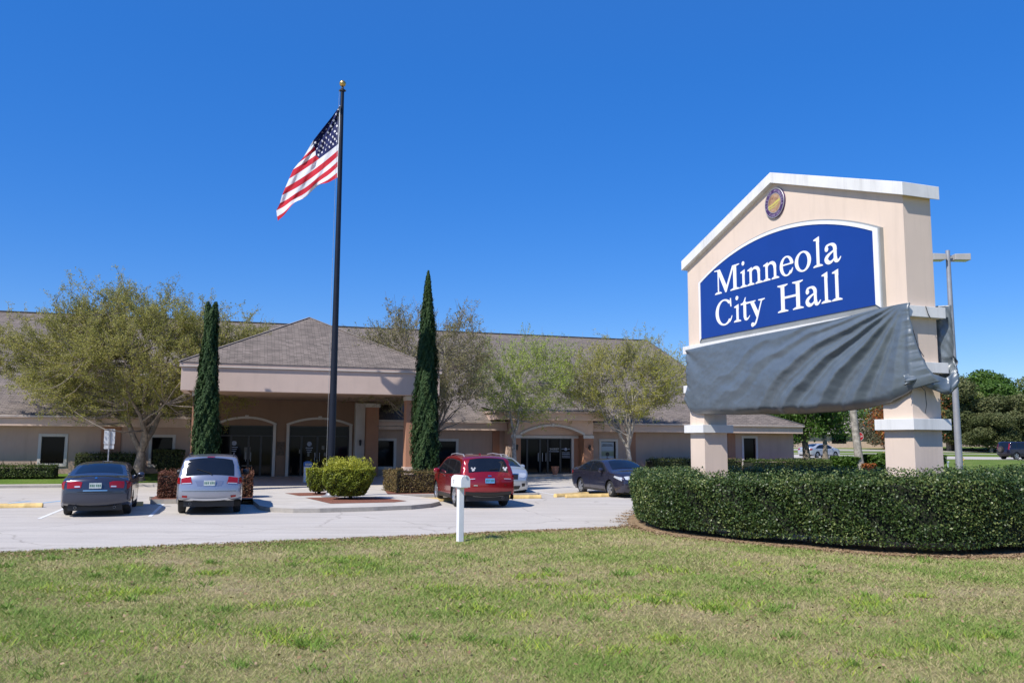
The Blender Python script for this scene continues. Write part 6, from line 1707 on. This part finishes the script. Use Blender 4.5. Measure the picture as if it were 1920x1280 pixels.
# ------------------------------------------------------------------ grass of the foreground lawn
def grass():
    rs = np.random.RandomState(12)
    def inside(x, y):
        e1 = np.interp(x, [-30, -9.25, -3.97, 3.2, 3.9], [6.4, 15.8, 18.1, 21.4, 23.2]) - .05
        ok = (y < e1)
        return ok
    n = 680000
    u = rs.random(n); y = 6.6*(24/6.6)**u; x = (rs.random(n)*2-1)*(.70*y+1.4)
    ring_o = offs(rg, -1.05)
    def inpoly(px, py, poly):
        c = np.zeros(len(px), bool); j = len(poly)-1
        for i in range(len(poly)):
            xi, yi = poly[i]; xj, yj = poly[j]
            if yi != yj: c ^= ((yi > py) != (yj > py)) & (px < (xj-xi)*(py-yi)/(yj-yi)+xi)
            j = i
        return c
    k = inside(x, y) & ~inpoly(x, y, ring_o) & ~((np.hypot(x+1.05, y-17.95) < .22) & (rs.random(n) < .9)); x, y = x[k], y[k]; n = len(x)
    def fn(x, y, s): return (np.sin(x*1.3*s+y*.7*s+1)+np.sin(x*.6*s-y*1.7*s+2.2)+.7*np.sin(x*2.9*s+y*2.3*s)+.5*np.sin(x*5.1*s-y*4.3*s+.5))/3.2
    pn = fn(x, y, 1.0); p2 = fn(x+40, y-17, 2.7); dens = .62+.45*pn+.25*p2
    k = rs.random(n) < np.clip(dens, .30, 1); x, y, pn, p2 = x[k], y[k], pn[k], p2[k]; n = len(x)
    h = (.022+.030*rs.random(n)+.012*np.clip(pn, 0, 1))*(1+.02*(y-7)); wd = (.0028+.0022*rs.random(n))*(y/7.5)
    # brighter coarse tufts
    tufts = [(rs.uniform(-.55, .55)*yy, yy) for yy in rs.uniform(7.5, 15, 46)] + [(1.6, 11.6), (1.9, 11.3), (1.2, 11.2), (2.2, 11.8), (.9, 11.5), (2.9, 11.2), (-1.2, 12.3), (-2.6, 11.0), (-5.2, 9.0), (-5.6, 8.8), (-3.0, 10.8), (2.5, 10.9)]
    T = []
    for tx, ty in tufts:
        m_ = rs.randint(60, 190); r_ = .09+.16*rs.random(); T.append(np.stack([tx+rs.normal(size=m_)*r_*1.4, ty+rs.normal(size=m_)*r_, .045+.06*rs.random(m_), np.full(m_, .0062*ty/8), .70+.3*rs.random(m_)], 1))
    for q in range(70):
        ty = rs.uniform(7.3, 16); tx = rs.uniform(-.58, .58)*ty; m_ = rs.randint(25, 70); r_ = .05+.08*rs.random(); T.append(np.stack([tx+rs.normal(size=m_)*r_, ty+rs.normal(size=m_)*r_, .05+.07*rs.random(m_), np.full(m_, .007*ty/8), .60+.12*rs.random(m_)], 1))
    T = np.concatenate(T); T = T[inside(T[:, 0], T[:, 1]) & ~inpoly(T[:, 0], T[:, 1], ring_o)]
    rnd = np.clip(.36+.22*pn+.10*p2+.26*rs.normal(size=n)*.6, 0, .66)
    x = np.concatenate([x, T[:, 0]]); y = np.concatenate([y, T[:, 1]]); h = np.concatenate([h, T[:, 2]]); wd = np.concatenate([wd, T[:, 3]]); rnd = np.concatenate([rnd, T[:, 4]]); n = len(x)
    a = rs.random(n)*2*PI; bend = .6+.9*rs.random(n); b_ = rs.random(n)*2*PI
    V = np.empty((n, 3, 3))
    V[:, 0] = np.stack([x-np.cos(a)*wd, y-np.sin(a)*wd, 0*x+.006], 1); V[:, 1] = np.stack([x+np.cos(a)*wd, y+np.sin(a)*wd, 0*x+.006], 1)
    V[:, 2] = np.stack([x+np.cos(b_)*h*bend, y+np.sin(b_)*h*bend, h], 1)
    me = npmesh('grass', V.reshape(-1, 3), np.arange(n*3).reshape(n, 3), np.repeat(rnd, 3))
    mt, t, p = newmat('grass_blades'); at_ = N(t, 'ShaderNodeAttribute', attribute_name='rnd')
    c = ramp(t, at_.outputs['Fac'], [(0, (.50, .38, .22)), (.22, (.50, .42, .21)), (.34, (.38, .40, .13)), (.52, (.25, .34, .075)), (.68, (.17, .29, .045)), (.85, (.26, .38, .05)), (1, (.44, .50, .06))])
    t.links.new(c, p.inputs['Base Color']); p.inputs['Roughness'].default_value = .6; p.inputs['Specular IOR Level'].default_value = .25
    tr = N(t, 'ShaderNodeBsdfTranslucent'); t.links.new(c, tr.inputs[0]); ms = N(t, 'ShaderNodeMixShader'); ms.inputs[0].default_value = .25
    t.links.new(p.outputs[0], ms.inputs[1]); t.links.new(tr.outputs[0], ms.inputs[2]); t.links.new(ms.outputs[0], t.nodes['Material Output'].inputs[0])
    o = mk('grass', me, mt); tag(o, 'short patchy green and straw-coloured lawn grass in the foreground', 'grass', kind='stuff')
    # fallen leaves: along the lot edge and around the hedge
    n = 5200; u = rs.random(n); ex = -11+14*u; ey = np.interp(ex, [-30, -9.25, -3.97, 3.2], [6.4, 15.8, 18.1, 21.4]); off = np.abs(rs.normal(size=n))*.45*np.interp(ex, [-11, -4, 3], [1.5, 1, .35])
    L1 = np.stack([ex+off*.4, ey-off-.05, .025+.02*rs.random(n)], 1)
    m_ = 5200; i = rs.randint(0, len(rg), m_); ro = np.array(offs(rg, -1.0)); L2 = np.stack([ro[i, 0]+rs.normal(size=m_)*.14, ro[i, 1]+rs.normal(size=m_)*.14, .03+.01*rs.random(m_)], 1)
    L3 = np.stack([rs.uniform(-8, 8, 1500), rs.uniform(7, 15, 1500), .03+.02*rs.random(1500)], 1); L3 = L3[np.abs(L3[:, 0]) < .62*L3[:, 1]]
    C = np.concatenate([L1, L2, L3]); me = leaves('fallen_leaves', C, .045, rs, np.tile([0, 0, 1.], (len(C), 1)), .7, .6)
    o = mk('fallen_leaves', me, leafmat('dead_leaf', (.16, .09, .05), (.26, .17, .09), (.38, .28, .17), 0, .9)); tag(o, 'dry brown leaves scattered along the edge of the lot and the hedge', 'fallen leaves', kind='stuff')
grass()
b = MB(); b.lathe([(.02, .03), (.10, .05), (.16, .02), (.2, .005)], (-.75, 17.98, 0), 'z', 10)
